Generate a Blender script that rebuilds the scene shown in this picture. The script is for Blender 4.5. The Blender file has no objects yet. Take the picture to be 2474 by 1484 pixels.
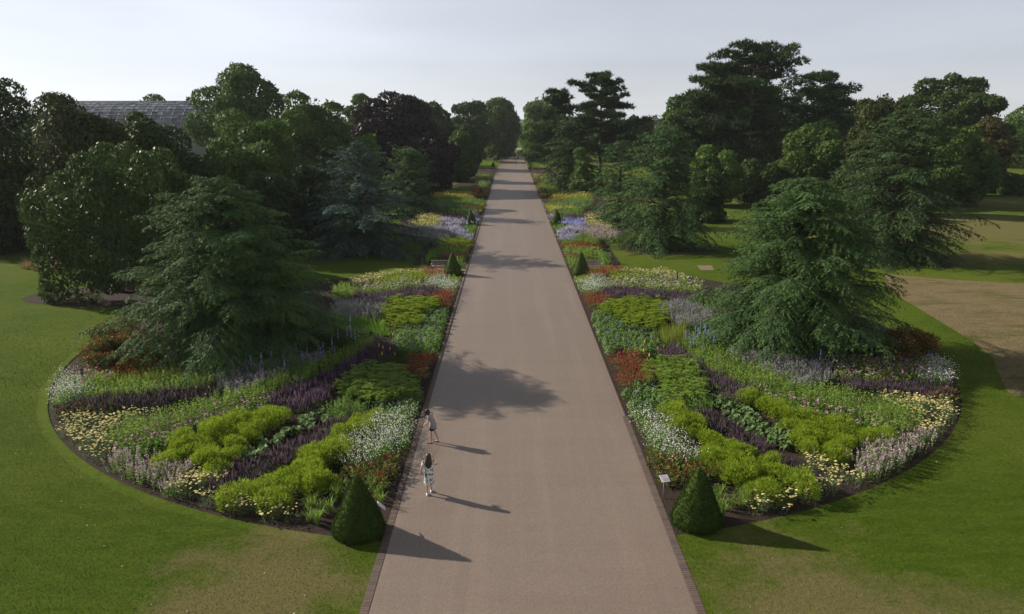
import bpy, bmesh, math, random
import numpy as np
from mathutils import Vector, Matrix

# ---------------------------------------------------------------- camera, sky, sun, exposure
scn = bpy.context.scene
COL = scn.collection
CAM_H = 13.5                       # metres above the path
FV = 1850.0                        # focal length in photo-view pixels (view is 2473 x 1484)
PITCH = math.atan(446.0 / FV)
YAW = -math.atan(3.5 / 1903.0)
cam_d = bpy.data.cameras.new('camera'); cam = bpy.data.objects.new('camera', cam_d)
COL.objects.link(cam); scn.camera = cam
cam.location = (0, 0, CAM_H); cam.rotation_euler = (math.pi / 2 - PITCH, 0, YAW)
cam_d.sensor_width = 36; cam_d.lens = 36 * FV / 2473.0
cam_d.clip_start = 0.1; cam_d.clip_end = 9000

SUN_EL = math.radians(27.0)
SUN_AZ = math.radians(-66.0)       # compass angle from +Y (into the picture); negative is to the left
sun_dir = Vector((math.sin(SUN_AZ) * math.cos(SUN_EL), math.cos(SUN_AZ) * math.cos(SUN_EL), math.sin(SUN_EL)))
w = bpy.data.worlds.new('World'); scn.world = w; w.use_nodes = True
wn = w.node_tree.nodes; wl = w.node_tree.links
bg = wn['Background']; sky = wn.new('ShaderNodeTexSky'); sky.sky_type = 'NISHITA'
sky.sun_disc = False; sky.sun_elevation = SUN_EL; sky.sun_rotation = SUN_AZ
sky.air_density = 1.0; sky.dust_density = 0.08; sky.ozone_density = 2.5; sky.altitude = 20
hs = wn.new('ShaderNodeHueSaturation'); hs.inputs['Saturation'].default_value = 0.17
tn = wn.new('ShaderNodeMix'); tn.data_type = 'RGBA'; tn.blend_type = 'MULTIPLY'; tn.inputs[0].default_value = 1; tn.inputs[7].default_value = (.97, 1.0, 1.09, 1)
wl.new(sky.outputs[0], hs.inputs['Color']); wl.new(hs.outputs[0], tn.inputs[6])
# thin high cloud: the same veil over the whole sky
tc = wn.new('ShaderNodeTexCoord'); mp = wn.new('ShaderNodeMapping'); mp.inputs['Scale'].default_value = (1.2, 1.2, 5.0)
nz = wn.new('ShaderNodeTexNoise'); nz.inputs['Scale'].default_value = 1.6; nz.inputs['Detail'].default_value = 5
mr = wn.new('ShaderNodeMapRange'); mr.inputs[1].default_value = 0.35; mr.inputs[2].default_value = 0.75
mr.inputs[3].default_value = 0.92; mr.inputs[4].default_value = 1.14
mm = wn.new('ShaderNodeVectorMath'); mm.operation = 'SCALE'
wl.new(tc.outputs['Generated'], mp.inputs[0]); wl.new(mp.outputs[0], nz.inputs['Vector'])
wl.new(nz.outputs[0], mr.inputs[0]); wl.new(tn.outputs[2], mm.inputs[0]); wl.new(mr.outputs[0], mm.inputs['Scale'])
wl.new(mm.outputs[0], bg.inputs['Color']); bg.inputs['Strength'].default_value = 0.074

sun_l = bpy.data.lights.new('sun', 'SUN'); sun_l.energy = 5.0; sun_l.angle = math.radians(0.6); sun_l.color = (1.0, 0.92, 0.80)
sun_o = bpy.data.objects.new('sun', sun_l); COL.objects.link(sun_o)
sun_o.rotation_euler = (-sun_dir).to_track_quat('-Z', 'Y').to_euler(); sun_o.location = (-80, 60, 90)
scn.view_settings.view_transform = 'Standard'; scn.view_settings.look = 'None'
scn.view_settings.gamma = 1.0; scn.view_settings.use_curve_mapping = False
scn.view_settings.exposure = 0.58
scn.cycles.use_denoising = True
scn.cycles.max_bounces = 6; scn.cycles.transparent_max_bounces = 6

# ---------------------------------------------------------------- photo pixel -> place
cp, sp = math.cos(PITCH), math.sin(PITCH)
def G(x, y, z=0.0):
    """ground point (height z) seen at view pixel x, y"""
    dx = (x - 1233.0) / FV; dy = (y - 742.0) / FV
    dn = dy * cp + sp; fw = cp - dy * sp
    t = (CAM_H - z) / max(dn, 1e-4)
    return np.array((dx * t, fw * t, z))
def Xd(x, D, z=0.0): return (x - 1233.0) / FV * (D * cp + (CAM_H - z) * sp)
def Zd(y, D): return CAM_H - D * math.tan(PITCH + math.atan((y - 742.0) / FV))
ZF = {'L': (61.8, 741.9, .3958), 'R': (1421.9, 680.1, .43745), 'A': (803.7, 556.4, .18747),
      'B': (1298.3, 556.4, .18752), 'C': (989.2, 278.2, .25), 'V': (0, 0, 1.0)}
def ZG(k, x, y, z=0.0):
    ox, oy, s = ZF[k]; return G(ox + x * s, oy + y * s, z)
PX0, PX1 = -4.27, 5.53             # outer edges of the walk
PCX = (PX0 + PX1) / 2

# ---------------------------------------------------------------- helpers
R_ = np.random.default_rng(11)
def nrm(v): return v / np.maximum(np.linalg.norm(v, axis=-1, keepdims=True), 1e-9)
def mk(name, V, F, mat, parent=None, smooth=False):
    V = np.asarray(V, dtype=np.float32).reshape(-1, 3); me = bpy.data.meshes.new(name)
    if isinstance(F, np.ndarray):
        F = F.astype(np.int32); k = F.shape[1]; n = len(F)
        me.vertices.add(len(V)); me.vertices.foreach_set('co', V.ravel())
        me.loops.add(n * k); me.loops.foreach_set('vertex_index', F.ravel())
        me.polygons.add(n); me.polygons.foreach_set('loop_start', np.arange(0, n * k, k, dtype=np.int32))
        me.polygons.foreach_set('loop_total', np.full(n, k, dtype=np.int32))
        if smooth: me.polygons.foreach_set('use_smooth', np.ones(n, dtype=bool))
        me.update(calc_edges=True)
    else:
        me.from_pydata(V.tolist(), [], F); me.update()
        if smooth: me.polygons.foreach_set('use_smooth', np.ones(len(me.polygons), dtype=bool))
    if mat: me.materials.append(mat)
    return link(name, me, parent)
def link(name, me, parent=None):
    o = bpy.data.objects.new(name, me); COL.objects.link(o)
    if parent: o.parent = parent
    return o
def empty(name, loc=(0, 0, 0), rz=0.0):
    o = bpy.data.objects.new(name, None); COL.objects.link(o); o.location = loc; o.rotation_euler = (0, 0, rz)
    o.empty_display_size = 0.2
    return o
def tag(o, label=None, cat=None, group=None, kind=None):
    if label: o['label'] = label
    if cat: o['category'] = cat
    if group: o['group'] = group
    if kind: o['kind'] = kind
    return o
def copy_tree(o, parent=None):
    c = o.copy(); COL.objects.link(c); c.parent = parent
    for ch in list(o.children): copy_tree(ch, c)
    return c
class Acc:
    def __init__(s): s.V = []; s.F = []; s.n = 0
    def add(s, V, F):
        V = np.asarray(V, float).reshape(-1, 3); s.V.append(V); s.F.append(np.asarray(F, int) + s.n); s.n += len(V)
        return s
    def get(s):
        if not s.V: return np.zeros((0, 3)), np.zeros((0, 3), int)
        return np.concatenate(s.V), np.concatenate(s.F)
def tri(P, D, S, L, W):
    """pointed leaves, one triangle each"""
    n = len(P); L = np.broadcast_to(L, n)[:, None]; W = np.broadcast_to(W, n)[:, None]
    V = np.stack([P - S * W / 2, P + S * W / 2, P + D * L], 1).reshape(-1, 3)
    return V, np.arange(3 * n).reshape(n, 3)
def dia(P, D, S, L, W, mid=.45):
    """lozenge leaves, two triangles each"""
    n = len(P); L = np.broadcast_to(L, n)[:, None]; W = np.broadcast_to(W, n)[:, None]
    V = np.stack([P, P + D * L * mid + S * W / 2, P + D * L, P + D * L * mid - S * W / 2], 1).reshape(-1, 3)
    b = np.arange(n)[:, None] * 4
    return V, np.concatenate([b + [0, 1, 2], b + [0, 2, 3]], 1).reshape(-1, 3)
def rdir(g, n): return nrm(g.normal(size=(n, 3)))
def perp(g, D): return nrm(np.cross(D, rdir(g, len(D))))
def tube(A, pts, rad, sides=6):
    pts = np.asarray(pts, float); n = len(pts); V = []
    for i in range(n):
        d = pts[min(i + 1, n - 1)] - pts[max(i - 1, 0)]; d = d / max(np.linalg.norm(d), 1e-9)
        u = np.cross(d, (0, 0, 1) if abs(d[2]) < .9 else (1, 0, 0)); u /= np.linalg.norm(u); v = np.cross(d, u)
        for k in range(sides):
            a = 2 * math.pi * k / sides; V.append(pts[i] + rad[i] * (math.cos(a) * u + math.sin(a) * v))
    F = []
    for i in range(n - 1):
        for k in range(sides):
            a = i * sides + k; b = i * sides + (k + 1) % sides; F += [(a, b, b + sides), (a, b + sides, a + sides)]
    c = n * sides - sides
    for k in range(1, sides - 1): F.append((c, c + k, c + k + 1))
    A.add(V, F)
def box_vf(x0, x1, y0, y1, z0, z1):
    V = [(x, y, z) for z in (z0, z1) for y in (y0, y1) for x in (x0, x1)]
    F = [(0, 2, 3, 1), (4, 5, 7, 6), (0, 1, 5, 4), (2, 6, 7, 3), (0, 4, 6, 2), (1, 3, 7, 5)]
    return V, F
def box(name, x0, x1, y0, y1, z0, z1, mat, parent=None, bev=0.0):
    V, F = box_vf(x0, x1, y0, y1, z0, z1); o = mk(name, V, F, mat, parent)
    if bev:
        bm = bmesh.new(); bm.from_mesh(o.data)
        bmesh.ops.bevel(bm, geom=bm.edges[:], offset=bev, segments=1, affect='EDGES'); bm.to_mesh(o.data); bm.free()
    return o
def inpoly(P, poly):
    x, y = P[:, 0], P[:, 1]; r = np.zeros(len(P), bool); n = len(poly)
    for i in range(n):
        x0, y0 = poly[i][:2]; x1, y1 = poly[(i + 1) % n][:2]
        c = ((y0 > y) != (y1 > y)) & (x < (x1 - x0) * (y - y0) / ((y1 - y0) if y1 != y0 else 1e-9) + x0)
        r ^= c
    return r
def scatter(g, poly, sp_):
    poly = np.asarray(poly)[:, :2]; a = poly.min(0); b = poly.max(0)
    nx = max(1, int((b[0] - a[0]) / sp_)) + 2; ny = max(1, int((b[1] - a[1]) / sp_)) + 2
    X, Y = np.meshgrid(np.arange(nx), np.arange(ny))
    X = a[0] + (X + (Y % 2) * .5 + g.uniform(-.42, .42, X.shape)) * sp_; Y = a[1] + (Y + g.uniform(-.42, .42, X.shape)) * sp_
    P = np.stack([X.ravel(), Y.ravel()], 1)
    return P[inpoly(P, poly)]

# ---------------------------------------------------------------- materials
def mat(name):
    m = bpy.data.materials.new(name); m.use_nodes = True; return m, m.node_tree.nodes, m.node_tree.links
def rgba(c): return (c[0], c[1], c[2], 1)
def leafm(name, a, b, trans=.32, rough=.55, patch=0.25, tcol=None, spec=.07):
    """leaf: colour varies leaf by leaf between a and b, and plant by plant; lets light through"""
    m, N, L = mat(name); P = N['Principled BSDF']; out = N['Material Output']
    ge = N.new('ShaderNodeNewGeometry'); mx = N.new('ShaderNodeMix'); mx.data_type = 'RGBA'
    mx.inputs[6].default_value = rgba(a); mx.inputs[7].default_value = rgba(b)
    tx = N.new('ShaderNodeTexCoord'); no = N.new('ShaderNodeTexNoise'); no.inputs['Scale'].default_value = .9; no.inputs['Detail'].default_value = 2
    L.new(ge.outputs['Position'], no.inputs['Vector'])
    ad = N.new('ShaderNodeMath'); ad.operation = 'MULTIPLY_ADD'; ad.inputs[1].default_value = 2 * patch; ad.inputs[2].default_value = -patch
    L.new(no.outputs[0], ad.inputs[0]); a2 = N.new('ShaderNodeMath'); a2.operation = 'ADD'; a2.use_clamp = True
    L.new(ge.outputs['Random Per Island'], a2.inputs[0]); L.new(ad.outputs[0], a2.inputs[1]); L.new(a2.outputs[0], mx.inputs[0])
    L.new(mx.outputs[2], P.inputs['Base Color']); P.inputs['Roughness'].default_value = rough
    P.inputs['Specular IOR Level'].default_value = spec
    tr = N.new('ShaderNodeBsdfTranslucent'); ms = N.new('ShaderNodeMixShader'); ms.inputs[0].default_value = trans
    if tcol:
        mt = N.new('ShaderNodeMix'); mt.data_type = 'RGBA'; mt.blend_type = 'MULTIPLY'; mt.inputs[0].default_value = 1
        mt.inputs[7].default_value = rgba(tcol); L.new(mx.outputs[2], mt.inputs[6]); L.new(mt.outputs[2], tr.inputs['Color'])
    else: L.new(mx.outputs[2], tr.inputs['Color'])
    L.new(P.outputs[0], ms.inputs[1]); L.new(tr.outputs[0], ms.inputs[2]); L.new(ms.outputs[0], out.inputs['Surface'])
    return m
def plainm(name, c, rough=.6, c2=None, scale=8, bump=0, metal=0, spec=.4, bscale=None):
    m, N, L = mat(name); P = N['Principled BSDF']; P.inputs['Roughness'].default_value = rough; P.inputs['Metallic'].default_value = metal
    P.inputs['Specular IOR Level'].default_value = spec
    ge = N.new('ShaderNodeTexCoord'); no = N.new('ShaderNodeTexNoise'); no.inputs['Scale'].default_value = scale; no.inputs['Detail'].default_value = 5
    L.new(ge.outputs['Object'], no.inputs['Vector'])
    mx = N.new('ShaderNodeMix'); mx.data_type = 'RGBA'; mx.inputs[6].default_value = rgba(c); mx.inputs[7].default_value = rgba(c2 or [v * .7 for v in c])
    L.new(no.outputs[0], mx.inputs[0]); L.new(mx.outputs[2], P.inputs['Base Color'])
    if bump:
        n2 = N.new('ShaderNodeTexNoise'); n2.inputs['Scale'].default_value = bscale or scale * 3; n2.inputs['Detail'].default_value = 4
        L.new(ge.outputs['Object'], n2.inputs['Vector'])
        bp = N.new('ShaderNodeBump'); bp.inputs['Strength'].default_value = 1; bp.inputs['Distance'].default_value = bump
        L.new(n2.outputs[0], bp.inputs['Height']); L.new(bp.outputs[0], P.inputs['Normal'])
    return m
# ---------------------------------------------------------------- ground
def nodes_noise(N, L, vec, scale, detail=3, rough=.55, stretch=None):
    if stretch:
        mp_ = N.new('ShaderNodeMapping'); mp_.inputs['Scale'].default_value = stretch; L.new(vec, mp_.inputs[0]); vec = mp_.outputs[0]
    n = N.new('ShaderNodeTexNoise'); n.inputs['Scale'].default_value = scale; n.inputs['Detail'].default_value = detail
    n.inputs['Roughness'].default_value = rough; L.new(vec, n.inputs['Vector']); return n.outputs[0]
def mixc(N, L, fac, a, b, blend='MIX'):
    m = N.new('ShaderNodeMix'); m.data_type = 'RGBA'; m.blend_type = blend
    for s, v in ((0, fac), (6, a), (7, b)):
        if hasattr(v, 'is_linked') or hasattr(v, 'links'): L.new(v, m.inputs[s])
        elif s == 0: m.inputs[0].default_value = v
        else: m.inputs[s].default_value = rgba(v)
    return m.outputs[2]
def ramp(N, L, v, a, b, lo=0., hi=1.):
    m = N.new('ShaderNodeMapRange'); m.inputs[1].default_value = a; m.inputs[2].default_value = b
    m.inputs[3].default_value = lo; m.inputs[4].default_value = hi; L.new(v, m.inputs[0]); return m.outputs[0]
def mth(N, L, op, a, b=None):
    m = N.new('ShaderNodeMath'); m.operation = op
    for i, v in enumerate((a, b)):
        if v is None: continue
        if hasattr(v, 'links'): L.new(v, m.inputs[i])
        else: m.inputs[i].default_value = v
    return m.outputs[0]
def grassm(name, dry=False):
    m, N, L = mat(name); P = N['Principled BSDF']; ge = N.new('ShaderNodeNewGeometry'); pos = ge.outputs['Position']
    big = nodes_noise(N, L, pos, .07, 3); med = nodes_noise(N, L, pos, .8, 4, .65, (1, 2.2, 1)); fine = nodes_noise(N, L, pos, 6, 5, .75)
    blade = nodes_noise(N, L, pos, 38, 2, .6)
    if dry:
        c = mixc(N, L, ramp(N, L, med, .3, .7), (.290, .212, .128), (.215, .162, .088))
        pt_ = nodes_noise(N, L, pos, .22, 6, .7, (1, 2.5, 1)); c = mixc(N, L, ramp(N, L, pt_, .50, .66, 0, .85), c, (.105, .115, .032))
    else:
        c = mixc(N, L, ramp(N, L, med, .3, .7), (.066, .112, .010), (.110, .158, .018))
        c = mixc(N, L, ramp(N, L, big, .42, .72), c, (.150, .180, .028))
        xyz = N.new('ShaderNodeSeparateXYZ'); L.new(pos, xyz.inputs[0])
        wob = nodes_noise(N, L, pos, .35, 4, .7)
        # worn, sun-bleached turf: beside the walk and out on the far field
        tot = None
        for (cx, cy, rx, ry, k) in ((-7.6, 19.6, 3.0, 4.2, .9), (9.0, 19.2, 3.2, 4.0, .9), (13.5, 18.5, 2.4, 2.0, .5),
                                    (60, 100, 26, 16, .8), (45, 78, 16, 5, .75), (72, 135, 30, 12, .6), (23, 136, 8, 8, .8), (-15, 150, 9, 18, .6), (-60, 95, 14, 12, .5)):
            dx = mth(N, L, 'MULTIPLY', mth(N, L, 'SUBTRACT', xyz.outputs[0], cx), 1 / rx)
            dy = mth(N, L, 'MULTIPLY', mth(N, L, 'SUBTRACT', xyz.outputs[1], cy), 1 / ry)
            d = mth(N, L, 'SQRT', mth(N, L, 'ADD', mth(N, L, 'MULTIPLY', dx, dx), mth(N, L, 'MULTIPLY', dy, dy)))
            d = mth(N, L, 'ADD', d, mth(N, L, 'MULTIPLY', mth(N, L, 'SUBTRACT', wob, .5), 2.6))
            k_ = ramp(N, L, d, 1.15, .55, 0, k); tot = k_ if tot is None else mth(N, L, 'MAXIMUM', tot, k_)
        tot = mth(N, L, 'MULTIPLY', tot, ramp(N, L, fine, .25, .6, .55, 1.0))
        c = mixc(N, L, tot, c, (.235, .185, .088))
    c = mixc(N, L, ramp(N, L, fine, .3, .75), c, mixc(N, L, 1.0, c, (.46, .50, .42), 'MULTIPLY'))
    c = mixc(N, L, ramp(N, L, blade, .35, .7), c, mixc(N, L, 1.0, c, (.60, .63, .58), 'MULTIPLY'))
    L.new(c, P.inputs['Base Color']); P.inputs['Roughness'].default_value = .95; P.inputs['Specular IOR Level'].default_value = .03
    h = mth(N, L, 'ADD', mth(N, L, 'MULTIPLY', blade, .5), fine)
    bp = N.new('ShaderNodeBump'); bp.inputs['Distance'].default_value = .05; bp.inputs['Strength'].default_value = .8
    L.new(h, bp.inputs['Height']); L.new(bp.outputs[0], P.inputs['Normal'])
    return m
def pathm():
    m, N, L = mat('bound gravel'); P = N['Principled BSDF']; ge = N.new('ShaderNodeNewGeometry'); pos = ge.outputs['Position']
    big = nodes_noise(N, L, pos, .12, 4, .6, (1, .35, 1)); fine = nodes_noise(N, L, pos, 16, 3, .75); gr = N.new('ShaderNodeTexVoronoi')
    gr.inputs['Scale'].default_value = 48; L.new(pos, gr.inputs['Vector']); st = nodes_noise(N, L, pos, .5, 5, .7, (.25, 2.5, 1))
    c = mixc(N, L, ramp(N, L, big, .3, .7), (.186, .142, .105), (.228, .178, .135))
    c = mixc(N, L, ramp(N, L, st, .42, .75, 0, .85), c, (.17, .124, .092))
    c = mixc(N, L, ramp(N, L, fine, .3, .72, 0, .9), c, (.135, .098, .078))
    lane = nodes_noise(N, L, pos, .55, 4, .65, (1.6, .05, 1)); c = mixc(N, L, ramp(N, L, lane, .5, .8, 0, .45), c, (.27, .21, .16))
    stn = nodes_noise(N, L, pos, .33, 6, .75); c = mixc(N, L, ramp(N, L, stn, .60, .74, 0, .5), c, (.13, .095, .072))
    sepc = N.new('ShaderNodeSeparateColor'); L.new(gr.outputs['Color'], sepc.inputs[0])
    c = mixc(N, L, ramp(N, L, sepc.outputs[0], .75, 1.0, 0, .4), c, (.36, .30, .24))
    c = mixc(N, L, ramp(N, L, sepc.outputs[1], .78, 1.0, 0, .6), c, (.085, .06, .05))
    L.new(c, P.inputs['Base Color']); P.inputs['Roughness'].default_value = .52; P.inputs['Specular IOR Level'].default_value = .45
    bp = N.new('ShaderNodeBump'); bp.inputs['Distance'].default_value = .006; bp.inputs['Strength'].default_value = .5
    L.new(mth(N, L, 'ADD', fine, gr.outputs['Distance']), bp.inputs['Height']); L.new(bp.outputs[0], P.inputs['Normal'])
    return m
M_grass = grassm('lawn turf'); M_dry = grassm('scorched turf', True); M_path = pathm()
M_soil = plainm('bed soil', (.050, .036, .028), .95, (.028, .020, .016), 3, .05, bscale=12, spec=.1)
M_mulch = plainm('bark mulch', (.11, .065, .042), .95, (.05, .032, .024), 9, .05, bscale=25, spec=.1)
M_bark = plainm('bark', (.10, .075, .055), .9, (.045, .034, .026), 3, .04, bscale=9, spec=.15)
M_bark2 = plainm('pale pine bark', (.26, .20, .165), .9, (.12, .085, .07), 2, .04, bscale=8, spec=.15)

def sheet(name, poly, z, m, kind='structure', thick=0.0, parent=None):
    bm = bmesh.new(); vs = [bm.verts.new((p[0], p[1], z)) for p in poly]
    es = [bm.edges.new((vs[i], vs[(i + 1) % len(vs)])) for i in range(len(vs))]
    bmesh.ops.triangle_fill(bm, use_beauty=True, use_dissolve=False, edges=es)
    for f in bm.faces:
        if f.normal.z < 0: f.normal_flip()
    me = bpy.data.meshes.new(name); bm.to_mesh(me); bm.free(); me.materials.append(m); o = link(name, me, parent)
    if kind and not parent: tag(o, kind=kind)
    return o
tag(mk('lawn', [(-3500, -60, 0), (3500, -60, 0), (3500, 6000, 0), (-3500, 6000, 0)], [(0, 1, 2, 3)], M_grass),
    'wide mown green lawn on both sides of the walk', 'lawn', kind='structure')
# the walk
tag(mk('walk', [(PX0 + .26, -20, .010), (PX1 - .26, -20, .010), (PX1 - .26, 300, .010), (PX0 + .26, 300, .010)], [(0, 1, 2, 3)], M_path),
    'broad straight walk of pinkish brown bound gravel', 'path', kind='structure')
round_pts = [(PCX + 24 * math.cos(a), 316 + 17 * math.sin(a)) for a in np.linspace(0, 2 * math.pi, 48, endpoint=False)]
tag(sheet('path_circle', round_pts, .006, M_path), 'pale gravel circle at the far end of the walk', 'path')
tag(mk('cross_path', [(-260, 309, .004), (260, 309, .004), (260, 317, .004), (-260, 317, .004)], [(0, 1, 2, 3)], M_path), 'gravel cross path beyond the far topiary cones', 'path', kind='structure')
tag(sheet('round_lawn', [(PCX + 12 * math.cos(a), 330 + 9 * math.sin(a)) for a in np.linspace(0, 2 * math.pi, 40, endpoint=False)], .02, M_grass), 'round lawn in the gravel circle at the end of the walk', 'lawn')
tag(sheet('forecourt', [(-11, 398), (13, 398), (14, 424), (-12, 424)], .004, plainm('far gravel', (.30, .29, .27), .95, spec=0)), 'pale gravel forecourt far beyond the round lawn', 'path')
# bench alcoves
M_pave = plainm('alcove paving', (.27, .215, .18), .9, (.21, .165, .14), 6, .005, bscale=60)
for sx, nm in ((-1, 'between the beds under the blue cedar'), (1, 'between the beds opposite the blue cedar')):
    for (y0, y1, wdt, t) in ((69.9, 71.6, 4.4, 'first'), (113.6, 115.8, 7.5, 'second')):
        xi = PX0 if sx < 0 else PX1; xo = xi + sx * wdt
        tag(mk('paved_alcove', [(min(xi, xo), y0, .008), (max(xi, xo), y0, .008), (max(xi, xo), y1, .008), (min(xi, xo), y1, .008)], [(0, 1, 2, 3)], M_pave),
            t + ' paved bench recess beside the walk ' + nm, 'paving', kind='structure')
# scorched strip on the field
def Z8(zx, zy): return G((3500 + zx / 1.484) / 1.6175, (600 + zy / 1.484) / 1.6175)
strip = [Z8(-60, 770), Z8(-60, 702), Z8(120, 715), Z8(340, 735), Z8(742, 756), Z8(1100, 775), Z8(1500, 1330), Z8(742, 1412), Z8(690, 1410), Z8(640, 1375), Z8(560, 1180), Z8(420, 1075), Z8(200, 940), Z8(20, 832)]
tag(sheet('scorched_strip', strip, .004, M_dry), 'brown scorched strip of grass with a straight edge', 'dry grass')
tag(sheet('bare_soil_square', [ZG('B', 2050, 455), ZG('B', 2240, 455), ZG('B', 2275, 515), ZG('B', 2100, 515)], .006, plainm('sandy soil', (.20, .14, .09), .95)), 'small bare sandy rectangle cut in the lawn', 'bare soil')

# beds: soil sheets, slightly mounded, with a turf edge round them
CCX, CCY, CR = -0.27, 48.4, 25.9
def arc(a0, a1, n, back): return [(CCX + CR * math.cos(a), CCY + (CR if math.sin(a) < 0 else back) * math.sin(a)) for a in np.linspace(a0, a1, n)]
aL0 = math.acos((PX0 - CCX) / CR); aR0 = math.acos((PX1 - CCX) / CR)
bedL = arc(-aL0, -2 * math.pi + aL0, 64, 22.0) ; bedR = arc(-aR0, aR0, 64, 24.2)
stripL = [(PX0, 73.2), (-9.5, 73.2), (-9.8, 88), (-13.2, 94), (-15.4, 104), (-15.2, 112), (-13.4, 120), (-15.6, 134), (-15.6, 150), (-13.5, 165), (-10.5, 185), (-11.5, 210), (-9.5, 250), (-9.5, 291), (PX0, 291)]
stripR = [(2 * PCX - x, y) for x, y in stripL]
def mound(name, poly, label): return tag(sheet(name, poly, .012, M_soil), label, 'soil', kind='structure')
mound('bed_soil', bedL, 'dark soil of the half round bed beside the two women')
mound('bed_soil', bedR, 'dark soil of the half round bed with the lectern sign')
mound('bed_soil', stripL, 'dark soil of the long border on the blue cedar side')
mound('bed_soil', stripR, 'dark soil of the long border facing the blue cedar')
def lip(name, pts, label, h=.05, wd=.0):
    """cut turf edge: a low rounded bank of grass round a bed"""
    pts = np.array(pts); n = len(pts); d = np.gradient(pts, axis=0); d /= np.linalg.norm(d, axis=1)[:, None]; nn = np.stack([d[:, 1], -d[:, 0]], 1)
    V = []
    for p, q in zip(pts, nn):
        for off, z in ((0, .0), (.015, h), (.1, h * .95), (wd + .5, .003)): V.append((p[0] + q[0] * off, p[1] + q[1] * off, z))
    F = [(i * 4 + k, i * 4 + k + 1, i * 4 + k + 5, i * 4 + k + 4) for i in range(n - 1) for k in range(3)]
    return tag(mk(name, V, F, M_grass), label, 'lawn edge', kind='structure')
lip('turf_edge', np.array(bedL)[::-1], 'cut turf edge round the bed beside the two women')
lip('turf_edge', bedR, 'cut turf edge round the bed with the lectern sign')
# mulch circles under trees
def blob(name, cx, cy, rx, ry, label, m=M_mulch, z=.016, wob=.08, seed=1):
    g = np.random.default_rng(seed); ph = g.uniform(0, 6.28, 4)
    pts = [(cx + rx * (1 + wob * math.sin(2 * a + ph[0]) + wob * .5 * math.sin(5 * a + ph[1])) * math.cos(a), cy + ry * (1 + wob * math.sin(3 * a + ph[2])) * math.sin(a)) for a in np.linspace(0, 6.2832, 40, endpoint=False)]
    return tag(sheet(name, pts, z, m), label, 'mulch')
blob('mulch_circle', -16.6, 43.8, 6.3, 6.0, 'bark mulch under the big conifer beside the women')
blob('mulch_circle', 18.0, 44.5, 6.2, 5.6, 'bark mulch under the big conifer behind the lectern sign', seed=2)
blob('tree_bed', -31.2, 60.0, 7.4, 3.9, 'dark soil bed under the weeping beech', M_soil, seed=3, wob=.03)
blob('mulch_circle', 16.8, 83.2, 5.2, 4.2, 'brown mulch under the conifer beyond the sunny lawn', seed=5)

# brick edging: the near bricks one by one, the far ones joined
M_brick = []
for i, c in enumerate(((.120, .080, .064), (.138, .094, .074), (.104, .074, .064), (.130, .096, .078))):
    M_brick.append(plainm('paver %d' % i, c, .85, [v * .75 for v in c], 14, .003, bscale=60))
M_joint = plainm('joint sand', (.12, .095, .08), .95)
gb = random.Random(5)
for sx, x0 in ((-1, PX0), (1, PX1 - .24)):
    e = tag(mk('brick_edging', [(x0 - .01, 10, .003), (x0 + .26 if sx < 0 else x0 + .25, 10, .003), (x0 + .26 if sx < 0 else x0 + .25, 300, .003), (x0 - .01, 300, .003)], [(0, 1, 2, 3)], M_joint),
            'red brown brick edging of the walk on the ' + ("women's side" if sx < 0 else "lectern sign side"), 'edging', kind='structure')
    protos = []
    for k in range(4):
        V, F = box_vf(0, .24, 0, .098, -.03, .012); me = bpy.data.meshes.new('brick'); me.from_pydata(V, [], F)
        bm = bmesh.new(); bm.from_mesh(me); bmesh.ops.bevel(bm, geom=[q for q in bm.edges if all(v.co.z > 0 for v in q.verts)], offset=.006, segments=1, affect='EDGES'); bm.to_mesh(me); bm.free()
        me.materials.append(M_brick[k]); protos.append(me)
    y = 18.4
    for i in range(148):
        o = link('brick', gb.choice(protos), e); o.location = (x0 + gb.uniform(-.004, .004), y, gb.uniform(0, .004)); o.rotation_euler = (0, gb.uniform(-.01, .01), gb.uniform(-.012, .012)); y += .105
    A = Acc()
    while y < 120:
        dz = gb.uniform(-.002, .003); V = [(x0 + dx, y + dy, z + dz) for z in (-.02, .013) for dy in (0, .098) for dx in (0, .24)]
        A.add(V, [(4, 5, 7), (4, 7, 6), (0, 1, 5), (0, 5, 4), (2, 6, 7), (2, 7, 3), (0, 4, 6), (0, 6, 2), (1, 3, 7), (1, 7, 5)]); y += .105
    tag(mk('brick_run', *A.get(), M_brick[1], e), kind='stuff')
# distant hill
g = np.random.default_rng(5); xs = np.linspace(-2600, 2600, 90); V = []; F = []
for i, x in enumerate(xs):
    h = 17 + 6 * math.sin(x * .0023 + 1) + 3 * math.sin(x * .011) + g.uniform(-1, 1)
    V += [(x, 2400, -2), (x, 2500, h * .8), (x, 2650, h), (x, 2900, -2)]
F = [(i * 4 + k, i * 4 + 4 + k, i * 4 + 5 + k, i * 4 + 1 + k) for i in range(89) for k in range(3)]
tag(mk('hills', V, F, plainm('far woods', (.05, .075, .04), .95, (.03, .05, .03), .02), smooth=True), 'low wooded hill on the horizon', 'hill', kind='structure')
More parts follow.
